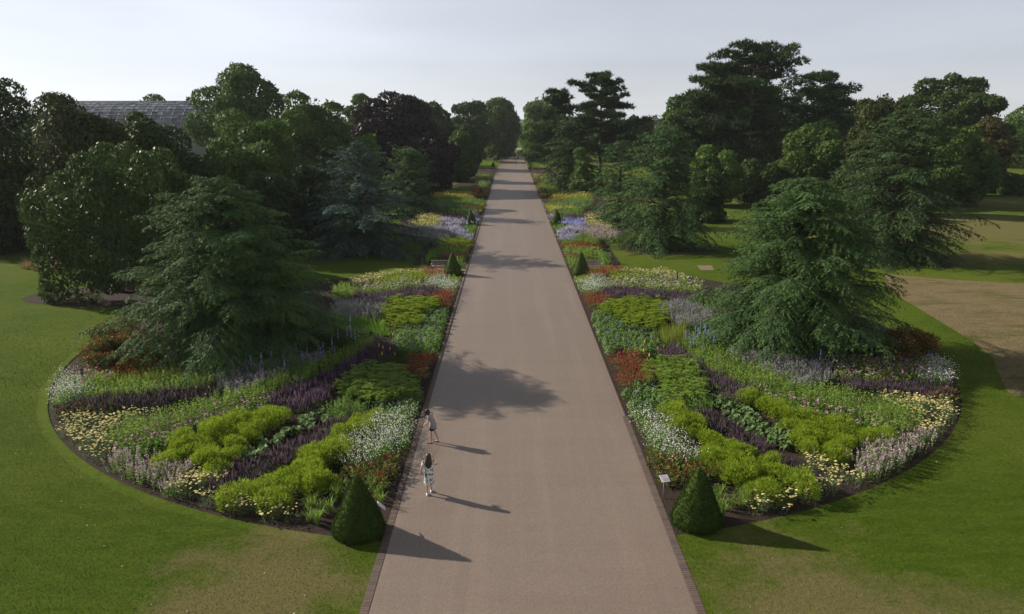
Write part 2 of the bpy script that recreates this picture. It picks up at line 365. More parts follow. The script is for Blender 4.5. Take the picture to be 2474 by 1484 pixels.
# ---------------------------------------------------------------- tree builders
def trunk_mesh(pts_list, m, parent, name='trunk', sides=7):
    A = Acc()
    for pts, rad in pts_list: tube(A, pts, rad, sides)
    return mk(name, *A.get(), m, parent, smooth=True)
def crown(g, C, rad, nl, lr, n, Lf, zf=.8, low=-.92, hang=.25, fill=.22, jit=.55, lobes=None, outl=.78):
    """leaf-clump crown: leaves on the shells of many uneven lobes plus some inside"""
    C = np.array(C, float); rad = np.array(rad, float)
    i = np.arange(nl * 2) + .5; ph = np.arccos(1 - 2 * i / (nl * 2)); th = math.pi * (1 + 5 ** .5) * i + g.uniform(0, 6)
    d = np.stack([np.cos(th) * np.sin(ph), np.sin(th) * np.sin(ph), np.cos(ph)], 1) + g.normal(0, .16, (nl * 2, 3)); d = nrm(d)
    d = d[d[:, 2] > low]; d = d[g.permutation(len(d))[:nl]]
    c = C + d * rad * g.uniform(outl - .2, outl + .08, (len(d), 1)); r = lr * rad.mean() * g.uniform(.65, 1.3, len(d))
    if lobes is not None:
        c = np.concatenate([c, np.array([q[:3] for q in lobes])]); r = np.concatenate([r, np.array([q[3] for q in lobes])])
    p = r ** 2 / (r ** 2).sum(); k = g.choice(len(c), n, p=p); outw = nrm((c[k] - C) / rad)
    u = nrm(g.normal(size=(n, 3)) + .55 * outw + np.array((0, 0, .15))); sh = g.uniform(.0, 1, n) ** .45 * .35 + .72
    P = c[k] + u * (r[k] * sh)[:, None] * np.array((1, 1, zf))
    m = g.uniform(size=n) < fill
    P[m] = C + rdir(g, m.sum()) * rad * g.uniform(.35, .85, (m.sum(), 1))
    k2 = P[:, 2] > .05; P = P[k2]; u = u[k2]; n = len(P)
    nn = nrm(u + g.normal(0, jit, (n, 3))); D = perp(g, nn); D[:, 2] -= hang; D = nrm(D); S = nrm(np.cross(D, nn))
    L = Lf * g.uniform(.6, 1.35, n)
    return tri(P, D, S, L, L * g.uniform(.55, .8, n)), c
def broadleaf(name, label, X, D, H, rx, zb, m, n=14000, Lf=.5, nl=26, lr=.36, seed=0, wide=1.08, ry=None, zf=.8, barkm=None, low=-.92, hang=.25, fill=.2, group=None, lobes=None, tr=.35, cat='tree', outl=.78):
    g = np.random.default_rng(seed + 100); e = empty(name, (X, D, 0), 0); tag(e, label, cat, group)
    rx *= wide; nl = int(nl * 1.7); lr *= .82; n = int(n * 1.2); ry = ry or rx; C = np.array((0, 0, (H + zb) / 2)); rad = np.array((rx, ry, (H - zb) / 2)) * .93
    (V, F), c = crown(g, C, rad, nl, lr, n, Lf, zf, low, hang, fill, lobes=lobes, outl=outl)
    # settle the top at the wanted height
    V[:, 2] *= H / np.percentile(V[:, 2], 99.9); V[:, 2] = np.maximum(V[:, 2], .02)
    mk('crown', V, F, m, e)
    top = max(C[2], .3 * H) + rad[2] * .35; lean = g.normal(0, .02 * H, 2); P = [np.array((lean[0] * t, lean[1] * t, top * t)) for t in np.linspace(0, 1, 6)]
    pl = [(P, np.linspace(tr, tr * .35, 6) * np.array((1.5, 1.05, 1, 1, 1, 1)))]
    for q in c[g.permutation(len(c))[:9]]:
        s = P[g.integers(2, 5)]; md = (s + q) / 2 + np.array((0, 0, .08 * H)); pl.append(([s, md, q], [tr * .4, tr * .28, tr * .08]))
    trunk_mesh(pl, barkm or M_bark, e)
    return e
def conifer(name, label, X, D, H, R, m, seed=0, nb=200, tw_sp=.24, nl=.19, nw=.07, step=.12, droop=.42, prof=.75, z0=.03, e_top=.75, e_low=.12, barkm=None, bare=0, tl=.30, wob=.18, tmax=99, group=None, cat='tree', lean=0, leader=1.0, asym=None, rise=0.0, young=None, tdr=.30):
    """cedar-like conifer: tiers of arching boughs carrying flat drooping sprays"""
    g = np.random.default_rng(seed + 500); e = empty(name, (X, D, 0)); tag(e, label, cat, group)
    A = Acc(); Y = Acc(); W = Acc(); tp = [np.array((lean * t * t, 0, H * .985 * t)) for t in np.linspace(0, 1, 9)]
    tube(W, tp, [max(.02, .028 * H * (1 - t) ** .9) for t in np.linspace(0, 1, 9)], 7)
    for i in range(nb):
        f = z0 + (1 - z0) * ((i + g.uniform(0, 1)) / nb) ** 1.12; f = min(f, .985)
        if f < bare and g.uniform() < .9: continue
        z = f * H; az = i * 2.39996 + g.normal(0, .35)
        l = R * ((1 - f) ** prof) * (1 + wob * g.normal()) + .35 * (1 - f) + .12
        if asym is not None: l *= 1 + asym[0] * math.cos(az - asym[1])
        l = max(.25, min(l, R * 1.3)); el = e_low + (e_top - e_low) * min(1, f * 1.25) ** 1.3 * (1 - max(0, f - .75) * 2) + g.normal(0, .08) + rise; dr = droop * g.uniform(.7, 1.25)
        h = np.array((math.cos(az), math.sin(az), 0)); sd = np.array((-h[1], h[0], 0)); bend = g.normal(0, .12)
        def bp(t):
            t = np.atleast_1d(t)[:, None]; return np.array((lean * f * f, 0, z)) + h * l * t + sd * l * bend * t * t + np.array((0, 0, 1)) * (l * (math.tan(el) * t - dr * t ** 2.2))
        tube(W, bp(np.linspace(0, 1, 5)), np.linspace(max(.012, .011 * l + .008), .006, 5), 3)
        nt = max(4, int(l / tw_sp)); tt = np.linspace(.14 if l > 1 else .05, 1, nt) ** .85; tt = np.concatenate([tt, tt]); sg = np.repeat((1., -1.), nt)
        tt = np.clip(tt + g.normal(0, .02, len(tt)), .04, 1); B = bp(tt); tan = nrm(bp(tt + .02) - B)
        ln = np.minimum((tl * l * (1.05 - tt) + .32) * g.uniform(.6, 1.3, len(tt)), tmax); fwd = g.uniform(.45, .95, len(tt))[:, None]
        td = nrm(tan * fwd + sd * sg[:, None] * (1.05 - .55 * tt[:, None]) + np.array((0, 0, -.12)) + g.normal(0, .13, (len(tt), 3)))
        ks = np.maximum(2, (ln / step).astype(int)); idx = np.repeat(np.arange(len(tt)), ks)
        s = (np.arange(len(idx)) - np.repeat(np.cumsum(ks) - ks, ks) + g.uniform(0, 1, len(idx))) / ks[idx]
        P = B[idx] + td[idx] * (ln[idx] * s)[:, None]; P[:, 2] -= (tdr * ln[idx] * s ** 2) * g.uniform(.6, 1.3, len(tt))[idx]
        dl = nrm(td[idx] + np.array((0, 0, -.6)) * s[:, None]); lat = nrm(np.cross(dl, (0, 0, 1)))
        for q in (1, -1):
            dd = nrm(dl * g.uniform(.5, 1.0, (len(P), 1)) + q * lat * g.uniform(.3, .9, (len(P), 1)) + np.array((0, 0, -.15)) + g.normal(0, .22, (len(P), 3)))
            nn = nrm(np.array((0, 0, 1.)) + g.normal(0, .45, (len(P), 3)) + .4 * h); S = nrm(np.cross(dd, nn))
            k_ = (s > .62) & (tt[idx] > .45) if young else np.zeros(len(P), bool)  # outer tips get the paler foliage: new growth, with lit tips painted in
            for B_, q_ in ((A, ~k_), (Y, k_)):
                if q_.any(): B_.add(*tri(P[q_], dd[q_], S[q_], nl * g.uniform(.65, 1.3, q_.sum()), nw * g.uniform(.7, 1.3, q_.sum())))
    V, F = A.get(); V[:, 2] = np.maximum(V[:, 2], .03)
    mk('foliage', V, F, m, e); mk('trunk', *W.get(), barkm or M_bark, e, smooth=True)
    if young:
        V, F = Y.get(); V[:, 2] = np.maximum(V[:, 2], .03); mk('young_lit_tips', V, F, young, e)
    return e
def pads(g, A, c, r, n, L, flat=.55):
    """a pad of needle tufts, flat below and domed above"""
    u = rdir(g, n); u[:, 2] = np.abs(u[:, 2]) * g.choice((1, 1, 1, -.35), n); P = c + u * np.array((r, r, r * flat)) * (g.uniform(.3, 1, (n, 1)) ** .5)
    for k in range(3):
        d = nrm(u * .8 + g.normal(0, .55, (n, 3)) + np.array((0, 0, .45))); A.add(*tri(P, d, perp(g, d), L * g.uniform(.7, 1.3, n), L * .28))
def pine(name, label, X, D, H, m, seed, tiers, tr=.42, barkm=None, L=.6, npad=60, group=None, lean=0, cat='tree'):
    """tall bare-trunked conifer: tiers = (height fraction, reach, number of boughs, pad radius)"""
    g = np.random.default_rng(seed + 900); e = empty(name, (X, D, 0)); tag(e, label, cat, group); A = Acc(); W = Acc()
    tp = [np.array((lean * t + .15 * math.sin(4 * t), 0, H * .97 * t)) for t in np.linspace(0, 1, 10)]; tube(W, tp, [tr * (1.25 if i == 0 else 1) * (1 - .85 * t) for i, t in enumerate(np.linspace(0, 1, 10))], 8)
    for (f, reach, nbg, pr) in tiers:
        a0 = g.uniform(0, 6.28)
        for k in range(nbg):
            az = a0 + 6.2832 * k / nbg + g.normal(0, .25); l = reach * g.uniform(.6, 1.15); s = np.array((lean * f, 0, H * (f + g.normal(0, .022)))); h = np.array((math.cos(az), math.sin(az), 0))
            up = g.uniform(-.08, .38) * l; mid = s + h * l * .5 + np.array((0, 0, up * .3)); end = s + h * l + np.array((0, 0, up)); tube(W, [s, mid, end], [.09 * tr / .4 + .012 * l, .06, .025], 5)
            for t in np.arange(.35, 1.06, .75 * pr / max(l, .5)):
                c = s + (end - s) * t + g.normal(0, .25 * pr, 3) * np.array((1, 1, .4)); pads(g, A, c, pr * g.uniform(.65, 1.15), npad, L)
    V, F = A.get(); mk('foliage', V, F, m, e); mk('trunk', *W.get(), barkm or M_bark, e, smooth=True)
    return e
def weeping(name, label, X, D, H, R, m, seed, n=1500, Lf=.26, gaps=9, asym=.2):
    """weeping beech: limbs arch from the top, leaf curtains hang to the ground"""
    g = np.random.default_rng(seed); e = empty(name, (X, D, 0)); tag(e, label, 'tree'); A = Acc(); W = Acc()
    tube(W, [(0, 0, 0), (.1, 0, H * .35), (0, .2, H * .7), (.3, 0, H * .9)], [.5, .36, .25, .1], 8)
    ph = g.uniform(0, 6.28, 6)
    def rr(a, z): return 1 + .10 * np.cos(a - 3.3) + .17 * np.sin(3 * a + ph[0]) + .13 * np.sin(5 * a + ph[1] + z * .25) + .07 * np.sin(9 * a + ph[2] + .6 * z)
    for i in range(n):
        a = g.uniform(0, 6.2832); t0 = g.uniform(0, 1) ** .55; r0 = R * t0 * rr(a, 6) * g.uniform(.82, 1.0); lump = .15 * H * math.sin(4 * a + ph[3] + 5 * t0) + .10 * H * math.sin(7 * a + ph[4] - 3 * t0)
        zt = H * (1 - .50 * t0 ** 2.3) + lump * (t0 > .15) * .6 - g.uniform(0, .04) * H; zt = min(zt, H)
        drop = g.uniform(.2, .5) * zt if t0 < .72 else zt * g.uniform(.55, 1.0) * (1 if math.sin(3 * a + ph[5]) > -.2 else .5)
        k = max(4, int(drop / .17)); s = np.linspace(0, 1, k); z = zt - drop * s; out = 1 + .10 * np.sin(math.pi * np.clip(s, 0, 1)) ; rz = r0 * out * (1 + .10 * np.sin(4 * a + 1.1 * z + ph[1]) + .08 * np.sin(7 * a - 1.7 * z + ph[2])) + g.normal(0, .07, k)
        P = np.stack([np.cos(a) * rz, np.sin(a) * rz, np.maximum(z, .15)], 1) + g.normal(0, .10, (k, 3))
        u = np.array((math.cos(a), math.sin(a), .25)); nn = nrm(u + g.normal(0, .6, (k, 3))); dd = nrm(np.array((0, 0, -1.)) + g.normal(0, .45, (k, 3))); S = nrm(np.cross(dd, nn)); L = Lf * g.uniform(.7, 1.4, k)
        A.add(*dia(P, dd, S, L, L * .62))
        if i % 25 == 0: tube(W, [(0, .1, H * .75), (math.cos(a) * r0 * .6, math.sin(a) * r0 * .6, zt + .2), (math.cos(a) * r0, math.sin(a) * r0, zt - .3)], [.12, .07, .03], 4)
    V, F = A.get(); V[:, 2] = np.maximum(V[:, 2], .05); mk('crown', V, F, m, e); mk('trunk', *W.get(), M_bark, e, smooth=True)
    return e
# ---------------------------------------------------------------- trees
M_ced = leafm('cedar needles', (0.044, 0.091, 0.034), (0.095, 0.164, 0.058), .18, .6)
M_ced2 = leafm('cedar needles dark', (0.035, 0.077, 0.031), (0.079, 0.141, 0.053), .18, .6)
M_blue = leafm('blue cedar needles', (0.035, 0.068, 0.054), (0.073, 0.123, 0.101), .15, .6)
M_grey = leafm('grey green needles', (0.031, 0.064, 0.022), (0.067, 0.112, 0.039), .15, .6)
Y_ced = leafm('young lit cedar tips', (0.059, 0.117, 0.027), (0.100, 0.176, 0.046), .2, .6)  # new growth colour that also carries the lit look of spray tips
Y_blue = leafm('young lit blue tips', (0.054, 0.098, 0.078), (0.089, 0.143, 0.115), .18, .6)
Y_grey = leafm('young lit grey green tips', (0.050, 0.090, 0.030), (0.082, 0.133, 0.044), .18, .6)
M_shaded = leafm('shade-darkened leaves', (.018, .036, .012), (.045, .075, .022), .15, .55)  # leaf colour kept near black to stand in for deep shade
M_pine = leafm('pine needles', (0.026, 0.052, 0.016), (0.058, 0.096, 0.027), .12, .55)
M_cedL = leafm('lebanon needles', (0.030, 0.059, 0.020), (0.064, 0.106, 0.031), .12, .55)
M_bdark = leafm('dark leaves', (0.028, 0.054, 0.015), (0.066, 0.104, 0.025), .25, .5)
M_bmid = leafm('mid green leaves', (0.044, 0.088, 0.017), (0.093, 0.153, 0.031), .3, .5)
M_blite = leafm('light green leaves', (0.066, 0.124, 0.021), (0.132, 0.203, 0.041), .35, .5)
M_bpale = leafm('pale green leaves', (0.070, 0.122, 0.029), (0.123, 0.186, 0.052), .35, .5)
M_copper = leafm('copper beech leaves', (0.022, 0.018, 0.018), (0.046, 0.034, 0.032), .15, .45)
M_plum = leafm('dusky green leaves', (.034, .046, .016), (.078, .092, .028), .25, .5)
M_rust = leafm('reddish brown leaves', (.058, .055, .018), (.100, .095, .030), .25, .5)
M_weep = leafm('weeping beech leaves', (0.029, 0.055, 0.012), (0.068, 0.109, 0.025), .28, .5, spec=.18)

def TB(name, label, xl, xr, yt, D, m, zb=None, **k):
    H = Zd(yt, D); zb = (-.55 * H if k.get('cat') == 'shrub' else (-.12 * H if zb is None or zb < 1 else zb)); return broadleaf(name, label, Xd((xl + xr) / 2, D, H * .6), D, H, (xr - xl) / 2 / FV * D * 1.0, zb, m, **k)
# the four big conifers and their neighbours
H = Zd(425, 44.3)
conifer('cedar', 'broad dark green conifer with drooping sprays in the bed beside the women', Xd(562, 44.3, 5), 44.3, H, 6.3, M_ced, seed=1,  nb=330, nl=.17, nw=.058, step=.095, tw_sp=.21, prof=.58, wob=.20, droop=.30, tdr=.26, young=Y_ced, e_top=.5, lean=-.6, asym=(.08, 3.3))
H = Zd(428, 45.3)
conifer('cedar', 'broad green conifer with arching sprays behind the bed with the lectern sign', Xd(1928, 45.3, 5), 45.3, H, 5.9, M_ced, seed=12, nb=330, nl=.17, nw=.058, step=.095, tw_sp=.21, prof=.50, wob=.18, droop=.34, tdr=.30, young=Y_ced, e_top=.5, tl=.32, asym=(.06, 0))
H = Zd(338, 82)
conifer('blue_cedar', 'blue grey cedar with level tiers and stray long boughs beside the border', Xd(868, 82, 5), 82, H, 7.6, M_blue, seed=3, nb=190, young=Y_blue, prof=.85, droop=.16, e_low=.02, e_top=.5, nl=.30, nw=.10, step=.19, tw_sp=.34, wob=.30, tl=.26)
H = Zd(360, 114)
conifer('dense_conifer', 'dense egg shaped green conifer behind the blue cedar', Xd(985, 114, 5), 114, H, 4.3, M_ced, seed=4, nb=200, young=Y_ced, prof=.5, droop=.3, e_low=.2, e_top=.9, nl=.36, nw=.14, step=.24, tw_sp=.42, tl=.25, wob=.12)
H = Zd(303, 84)
conifer('cedar', 'tall green conifer with soft drooping sprays beyond the sunny lawn', Xd(1603, 84, 5), 84, H, 5.7, M_ced2, seed=5, nb=210, young=Y_ced, prof=.5, droop=.48, nl=.28, nw=.10, step=.18, tw_sp=.33, wob=.22)
H = Zd(338, 104)
conifer('cedar', 'dark young conifer between the border and the tall drooping conifer', Xd(1497, 104, 5), 104, H, 4.6, M_ced2, seed=6, nb=150, young=Y_ced, prof=.55, droop=.4, nl=.34, nw=.12, step=.22, tw_sp=.4)
H = Zd(262, 78)
conifer('grey_cedar', 'big dark grey green cedar with ragged tiers at the edge of the field', Xd(2165, 78, 6), 78, H, 7.2, M_grey, seed=7, nb=230, young=Y_grey, prof=.48, droop=.30, e_low=.02, e_top=.6, nl=.28, nw=.10, step=.18, tw_sp=.33, wob=.22, tl=.28)
# weeping beech
wl_ = []; gw = np.random.default_rng(14)
for (vx, vy, vr) in ((300,392,46),(232,402,40),(372,408,46),(425,452,40),(172,448,46),(112,498,40),(108,556,34),(196,518,52),(282,478,60),(352,516,55),(412,540,42),(150,640,34),(152,700,30),(206,620,36),(268,590,48),(336,618,36),(372,598,32),(226,672,28),(138,596,34),(146,668,32),(186,580,36),(252,640,30),(304,650,28),(318,440,50),(250,450,46)):
    x_ = (vx - 262) / 29.4 * .84 + .55; z_ = Zd(vy, 61.5); d_ = 4.6 * math.sqrt(max(.05, 1 - (x_ / 7.2) ** 2)) * (.55 if vy < 460 else .8)
    for s_ in (-1, 1): wl_.append((x_ + gw.normal(0, .25), s_ * d_ + gw.normal(0, .4), max(.5, z_ - .25 * s_ * 0), vr / 29.4 * gw.uniform(.72, 1.0)))
broadleaf('weeping_beech', 'weeping beech with leaf curtains hanging to its round soil bed', Xd(268, 61.5, 5), 61.5, Zd(346, 61.5), 5.2, 1.5, M_weep, n=27000, Lf=.26, nl=4, lr=.3, seed=21, zf=1.35, hang=1.1, fill=.06, lobes=wl_, wide=1.0)
# left side
TB('dark_tree', 'tall dark broadleaf tree at the shady edge of the lawn', -150, 112, 182, 84, M_bdark, n=26000, Lf=.36, nl=34, lr=.33, seed=1)
TB('dark_tree', 'dark dusky clumpy tree rising behind the weeping beech', 82, 298, 226, 76, M_plum, n=24000, Lf=.34, nl=30, lr=.33, seed=2)
TB('dark_tree', 'lower dark tree in front of the glasshouse', 262, 478, 274, 83, M_bdark, n=22000, Lf=.36, nl=26, lr=.34, seed=3)
TB('lime_tree', 'tall open crowned tree standing high beside the glasshouse', 472, 692, 154, 150, M_bmid, n=22000, Lf=.62, nl=30, lr=.30, seed=4, fill=.12, outl=.82)
TB('far_tree', 'round treetop showing above the glasshouse roof', 312, 430, 228, 226, M_bmid, n=7000, Lf=.8, nl=14, seed=5)
TB('far_tree', 'small treetop showing at the end of the glasshouse roof', 434, 498, 237, 226, M_bdark, n=5000, Lf=.8, nl=12, seed=6)
TB('chestnut_tree', 'lumpy tree with light clumps between glasshouse and copper beech, taller one', 488, 735, 268, 100, M_bmid, n=24000, Lf=.42, nl=30, lr=.33, seed=7, zb=.5)
TB('chestnut_tree', 'lumpy tree with light clumps in front of its taller twin', 474, 700, 336, 84, M_bmid, n=24000, Lf=.36, nl=28, lr=.34, seed=8, zb=.3)
TB('round_tree', 'smooth rounded green tree beside the copper beech', 648, 852, 224, 132, M_bmid, n=22000, Lf=.55, nl=34, lr=.28, seed=9, zf=.6)
TB('copper_beech', 'very dark purple copper beech with a wide dome', 815, 1078, 224, 158, M_copper, n=30000, Lf=.62, nl=40, lr=.28, seed=10, zb=.3, zf=.6, low=-.9)
TB('copper_beech', 'low skirt of dark purple beech boughs reaching towards the border', 965, 1105, 318, 150, M_copper, n=14000, Lf=.58, nl=24, lr=.3, seed=11, zb=.2, low=-.9, hang=.7)
TB('young_tree', 'small light green tree in front of the copper beech', 846, 922, 324, 126, M_blite, n=8000, Lf=.5, nl=16, seed=12)
TB('far_tree', 'green treetop peeping out behind the copper beech dome', 832, 900, 226, 200, M_bmid, n=6000, Lf=.75, nl=12, seed=13)
TB('dark_shrub', 'shade-darkened thicket under the tall dark tree at the lawn edge', -130, 92, 345, 84, M_shaded, n=16000, Lf=.36, nl=26, seed=64, zb=.05, cat='shrub')
TB('dark_shrub', 'dark shrub between the lumpy twin trees and the big conifer beside the women', 612, 735, 420, 80, M_shaded, n=11000, Lf=.34, nl=18, seed=65, zb=.05, cat='shrub')
TB('dark_shrub', 'dark shrub in the shade behind the blue cedar', 690, 800, 396, 90, M_shaded, n=12000, Lf=.4, nl=18, seed=14, zb=.2, cat='shrub')
TB('far_tree', 'grey green tree between the copper beech and the walk, flat topped', 985, 1092, 243, 235, M_bdark, n=10000, Lf=.85, nl=20, seed=15)
TB('border_tree', 'bushy green tree at the end of the copper beech skirt', 1062, 1150, 318, 182, M_bmid, n=12000, Lf=.65, nl=20, seed=16, zb=.3, low=-.9)
TB('border_tree', 'dark bushy tree beside the far border', 1085, 1165, 300, 225, M_bdark, n=9000, Lf=.8, nl=18, seed=17, zb=.3)
TB('far_tree', 'flat topped cedar like tree near the end of the walk', 1092, 1182, 244, 275, M_bdark, n=10000, Lf=.95, nl=16, zf=.45, seed=18)
TB('far_tree', 'bright round lime tree near the end of the walk', 1150, 1252, 236, 300, M_bpale, n=12000, Lf=.95, nl=20, seed=19, zb=.3)
TB('far_tree', 'dark tree over the far end of the walk', 1175, 1240, 262, 335, M_bdark, n=7000, Lf=1.1, nl=14, seed=20, zb=.3)
TB('shrub', 'bushes under the lime trees by the gravel circle, copper beech side', 1140, 1206, 338, 352, M_bmid, n=5000, Lf=.9, nl=14, seed=81, zb=.05, cat='shrub')
# right side
TB('shrub', 'bushes by the gravel circle under the pale green tree, old cedar side', 1264, 1340, 336, 352, M_bmid, n=5000, Lf=.9, nl=14, seed=83, zb=.05, cat='shrub')
TB('far_tree', 'pale green tree at the far end of the walk beside the old cedar', 1268, 1362, 238, 285, M_bpale, n=12000, Lf=.9, nl=20, seed=21, zb=.3)
TB('far_tree', 'light green bushy tree where the walk ends', 1252, 1330, 292, 255, M_blite, n=9000, Lf=.85, nl=18, seed=22, zb=.2)
D = 165; Ht = Zd(188, D)
pine('old_cedar', 'old cedar with a bare trunk and flat tiers above the border', Xd(1450, D, 12), D, Ht, M_cedL, 3, [(.40, 7.5, 6, 1.5), (.50, 8.5, 6, 1.5), (.58, 7.5, 6, 1.4), (.66, 5.8, 5, 1.2), (.76, 5.0, 5, 1.2), (.84, 6.0, 5, 1.1), (.92, 4.2, 5, 1.0), (.985, 2.2, 5, .9)], tr=.5, L=.75, npad=55)
D = 178; Ht = Zd(222, D)
pine('old_cedar', 'second old cedar spire, lower than the bare trunked one', Xd(1350, D, 12), D, Ht, M_cedL, 5, [(.30, 7.5, 6, 1.8), (.42, 7.5, 6, 1.8), (.54, 6.5, 6, 1.7), (.66, 5.5, 6, 1.5), (.78, 4.5, 5, 1.3), (.88, 3.2, 5, 1.1), (.97, 1.8, 4, .8)], tr=.45, L=.8, npad=55)
H = Zd(288, 160)
conifer('spreading_conifer', 'dark spreading conifer hanging low over the border under the old cedar', Xd(1384, 160, 5), 160, H, 6.6, M_cedL, seed=9, nb=210, prof=.45, droop=.45, nl=.5, nw=.2, step=.32, tw_sp=.55)
TB('shrub', 'light leaved shrub under the old cedar', 1380, 1425, 356, 150, M_bpale, n=4000, Lf=.5, nl=12, seed=23, cat='shrub')
TB('far_tree', 'dark distant trees between the old cedar and the pines', 1490, 1592, 280, 250, M_bdark, n=9000, Lf=.9, nl=18, seed=24)
TB('far_tree', 'low distant tree right behind the dark young conifer', 1440, 1540, 296, 270, M_bdark, n=8000, Lf=.9, nl=16, seed=25)
TB('oak_tree', 'feathery green tree at the edge of the pine group', 1592, 1720, 222, 172, M_bmid, n=14000, Lf=.68, nl=24, lr=.3, seed=26)
D = 146; Ht = Zd(112, D)
pt = [(.22, 3.5, 4, 1.3), (.30, 4.5, 5, 1.5), (.37, 5, 5, 1.5), (.44, 5.5, 6, 1.6),  (.50, 6.5, 6, 1.6), (.58, 7.5, 6, 1.7), (.66, 8, 7, 1.8), (.74, 8.5, 7, 1.8), (.82, 8, 7, 1.8), (.90, 6.8, 7, 1.7), (.97, 4.5, 6, 1.5)]
pine('pine_tree', 'tallest black pine with a straight pale trunk', Xd(1812, D, 14), D, Ht, M_pine, 7, pt, tr=.5, barkm=M_bark2, L=.62, npad=75)
D = 150; Ht = Zd(160, D)
pine('pine_tree', 'black pine with a slim pale trunk beside the tallest pine', Xd(1728, D, 12), D, Ht, M_pine, 8, [(.24, 4, 4, 1.5), (.33, 5, 5, 1.6), (.42, 6, 6, 1.7), (.52, 7, 6, 1.7), (.58, 7.5, 6, 1.7), (.70, 8, 7, 1.8),  (.64, 8, 7, 1.8), (.76, 8.5, 7, 1.8), (.88, 7, 7, 1.7), (.96, 4, 6, 1.4)], tr=.38, barkm=M_bark2, L=.62, npad=75)
D = 154; Ht = Zd(180, D)
pine('pine_tree', 'broad dark pine between the tallest pine and the big domed tree', Xd(1972, D, 12), D, Ht, M_pine, 9, [(.28, 4.5, 5, 1.6), (.38, 5.5, 6, 1.7), (.45, 5.5, 6, 1.7), (.5, 5.8, 6, 1.7), (.56, 6, 6, 1.7), (.68, 6.3, 6, 1.7), (.8, 6, 6, 1.7),  (.62, 6.3, 6, 1.7), (.74, 6.3, 7, 1.7), (.85, 5.5, 6, 1.6), (.95, 3.5, 6, 1.4)], tr=.42, L=.62, npad=75)
TB('dark_tree', 'dark broadleaf tree filling the background behind the pines', 1700, 1930, 205, 190, M_bdark, n=16000, Lf=.72, nl=30, seed=61)
TB('dark_tree', 'dark tree behind the broad dark pine and the domed tree', 1920, 2110, 232, 185, M_bdark, n=14000, Lf=.72, nl=26, seed=62)
TB('dark_tree', 'dark tree in the gap behind the tall drooping conifer', 1585, 1700, 300, 150, M_bdark, n=10000, Lf=.6, nl=20, seed=63)
TB('understory_tree', 'light green tree under the slim pine', 1668, 1792, 352, 128, M_blite, n=13000, Lf=.5, nl=22, seed=27, zb=.5)
TB('understory_tree', 'shaded green tree under the broad dark pine', 1885, 2065, 292, 132, M_bmid, n=17000, Lf=.52, nl=26, seed=28, zb=.5)
TB('dark_shrub', 'shaded shrubs behind the trunks of the pines', 1740, 1905, 372, 165, M_bdark, n=9000, Lf=.6, nl=18, seed=29, zb=.2, cat='shrub')
TB('dark_shrub', 'dark holly under the tallest pine, taller of two', 1770, 1900, 385, 132, M_bdark, n=8000, Lf=.48, nl=18, seed=66, zb=.05, cat='shrub')
TB('dark_shrub', 'low dark holly beside the big conifer behind the lectern sign', 1985, 2090, 395, 112, M_bdark, n=7000, Lf=.45, nl=16, seed=67, zb=.05, cat='shrub')
TB('dark_shrub', 'dark shrub between the tall drooping conifer and the slim pine', 1655, 1760, 412, 108, M_bdark, n=7000, Lf=.45, nl=16, seed=68, zb=.05, cat='shrub')
TB('oak_tree', 'brownish green clumpy tree beside the big domed tree', 2060, 2190, 236, 118, M_plum, n=16000, Lf=.5, nl=26, lr=.32, seed=30)
TB('domed_tree', 'big smooth domed tree on the far side of the field', 2165, 2425, 180, 160, M_bdark, n=32000, Lf=.62, nl=46, lr=.25, seed=31, zf=.6, low=-.8, outl=.82)
TB('round_tree', 'round fresh green tree in front of the big domed tree', 2222, 2400, 306, 128, M_bmid, n=20000, Lf=.5, nl=28, lr=.3, seed=32, zb=.5)
TB('rusty_tree', 'brown tinged tree in front of the big domed tree', 2330, 2438, 282, 146, M_rust, n=9000, Lf=.55, nl=18, seed=33, zb=.5)
TB('field_tree', 'green tree across the field beyond the domed tree', 2405, 2580, 256, 235, M_bmid, n=12000, Lf=.85, nl=24, seed=34)
TB('shrub', 'wide rounded evergreen shrub standing alone on the field', 2398, 2560, 414, 150, M_bmid, n=12000, Lf=.5, nl=20, seed=35, zb=.05, cat='shrub', low=-.9)
# ---------------------------------------------------------------- border plants
G_ = np.random.default_rng(77)
F_lime = leafm('lime foliage', (0.178, 0.259, 0.015), (0.286, 0.378, 0.037), .42)
F_green = leafm('fresh foliage', (0.149, 0.238, 0.039), (0.255, 0.359, 0.078), .42)
F_mid = leafm('mid foliage', (0.096, 0.202, 0.026), (0.183, 0.322, 0.050), .42)
F_dark = leafm('dark foliage', (0.044, 0.075, 0.024), (0.088, 0.131, 0.042), .3)
F_grey = leafm('grey green foliage', (0.108, 0.152, 0.061), (0.188, 0.241, 0.105), .3)
F_fern = leafm('ferny foliage', (0.150, 0.244, 0.029), (0.246, 0.354, 0.066), .42)
F_blue = leafm('blue green foliage', (0.101, 0.194, 0.034), (0.194, 0.308, 0.064), .3)
F_red = leafm('red tinged foliage', (0.094, 0.118, 0.028), (0.161, 0.186, 0.050), .3)
F_yel = leafm('yellow green blades', (.170, .215, .025), (.250, .290, .060), .35)
F_hosta = leafm('hosta leaves', (0.115, 0.203, 0.054), (0.203, 0.304, 0.102), .25, .4, spec=.5)
C_purp = leafm('purple spikes', (0.074, 0.043, 0.073), (0.147, 0.088, 0.133), .2)
C_purpd = leafm('dark purple spikes', (0.062, 0.041, 0.057), (0.121, 0.076, 0.104), .2)
C_vio = leafm('violet spikes', (0.092, 0.050, 0.095), (0.173, 0.101, 0.163), .2)
C_lav = leafm('lavender flowers', (0.315, 0.297, 0.420), (0.473, 0.462, 0.580), .25)
C_mauve = leafm('grey mauve flowers', (.27, .22, .29), (.42, .36, .43), .25)
C_pink = leafm('pale pink flowers', (.42, .29, .33), (.60, .47, .49), .25)
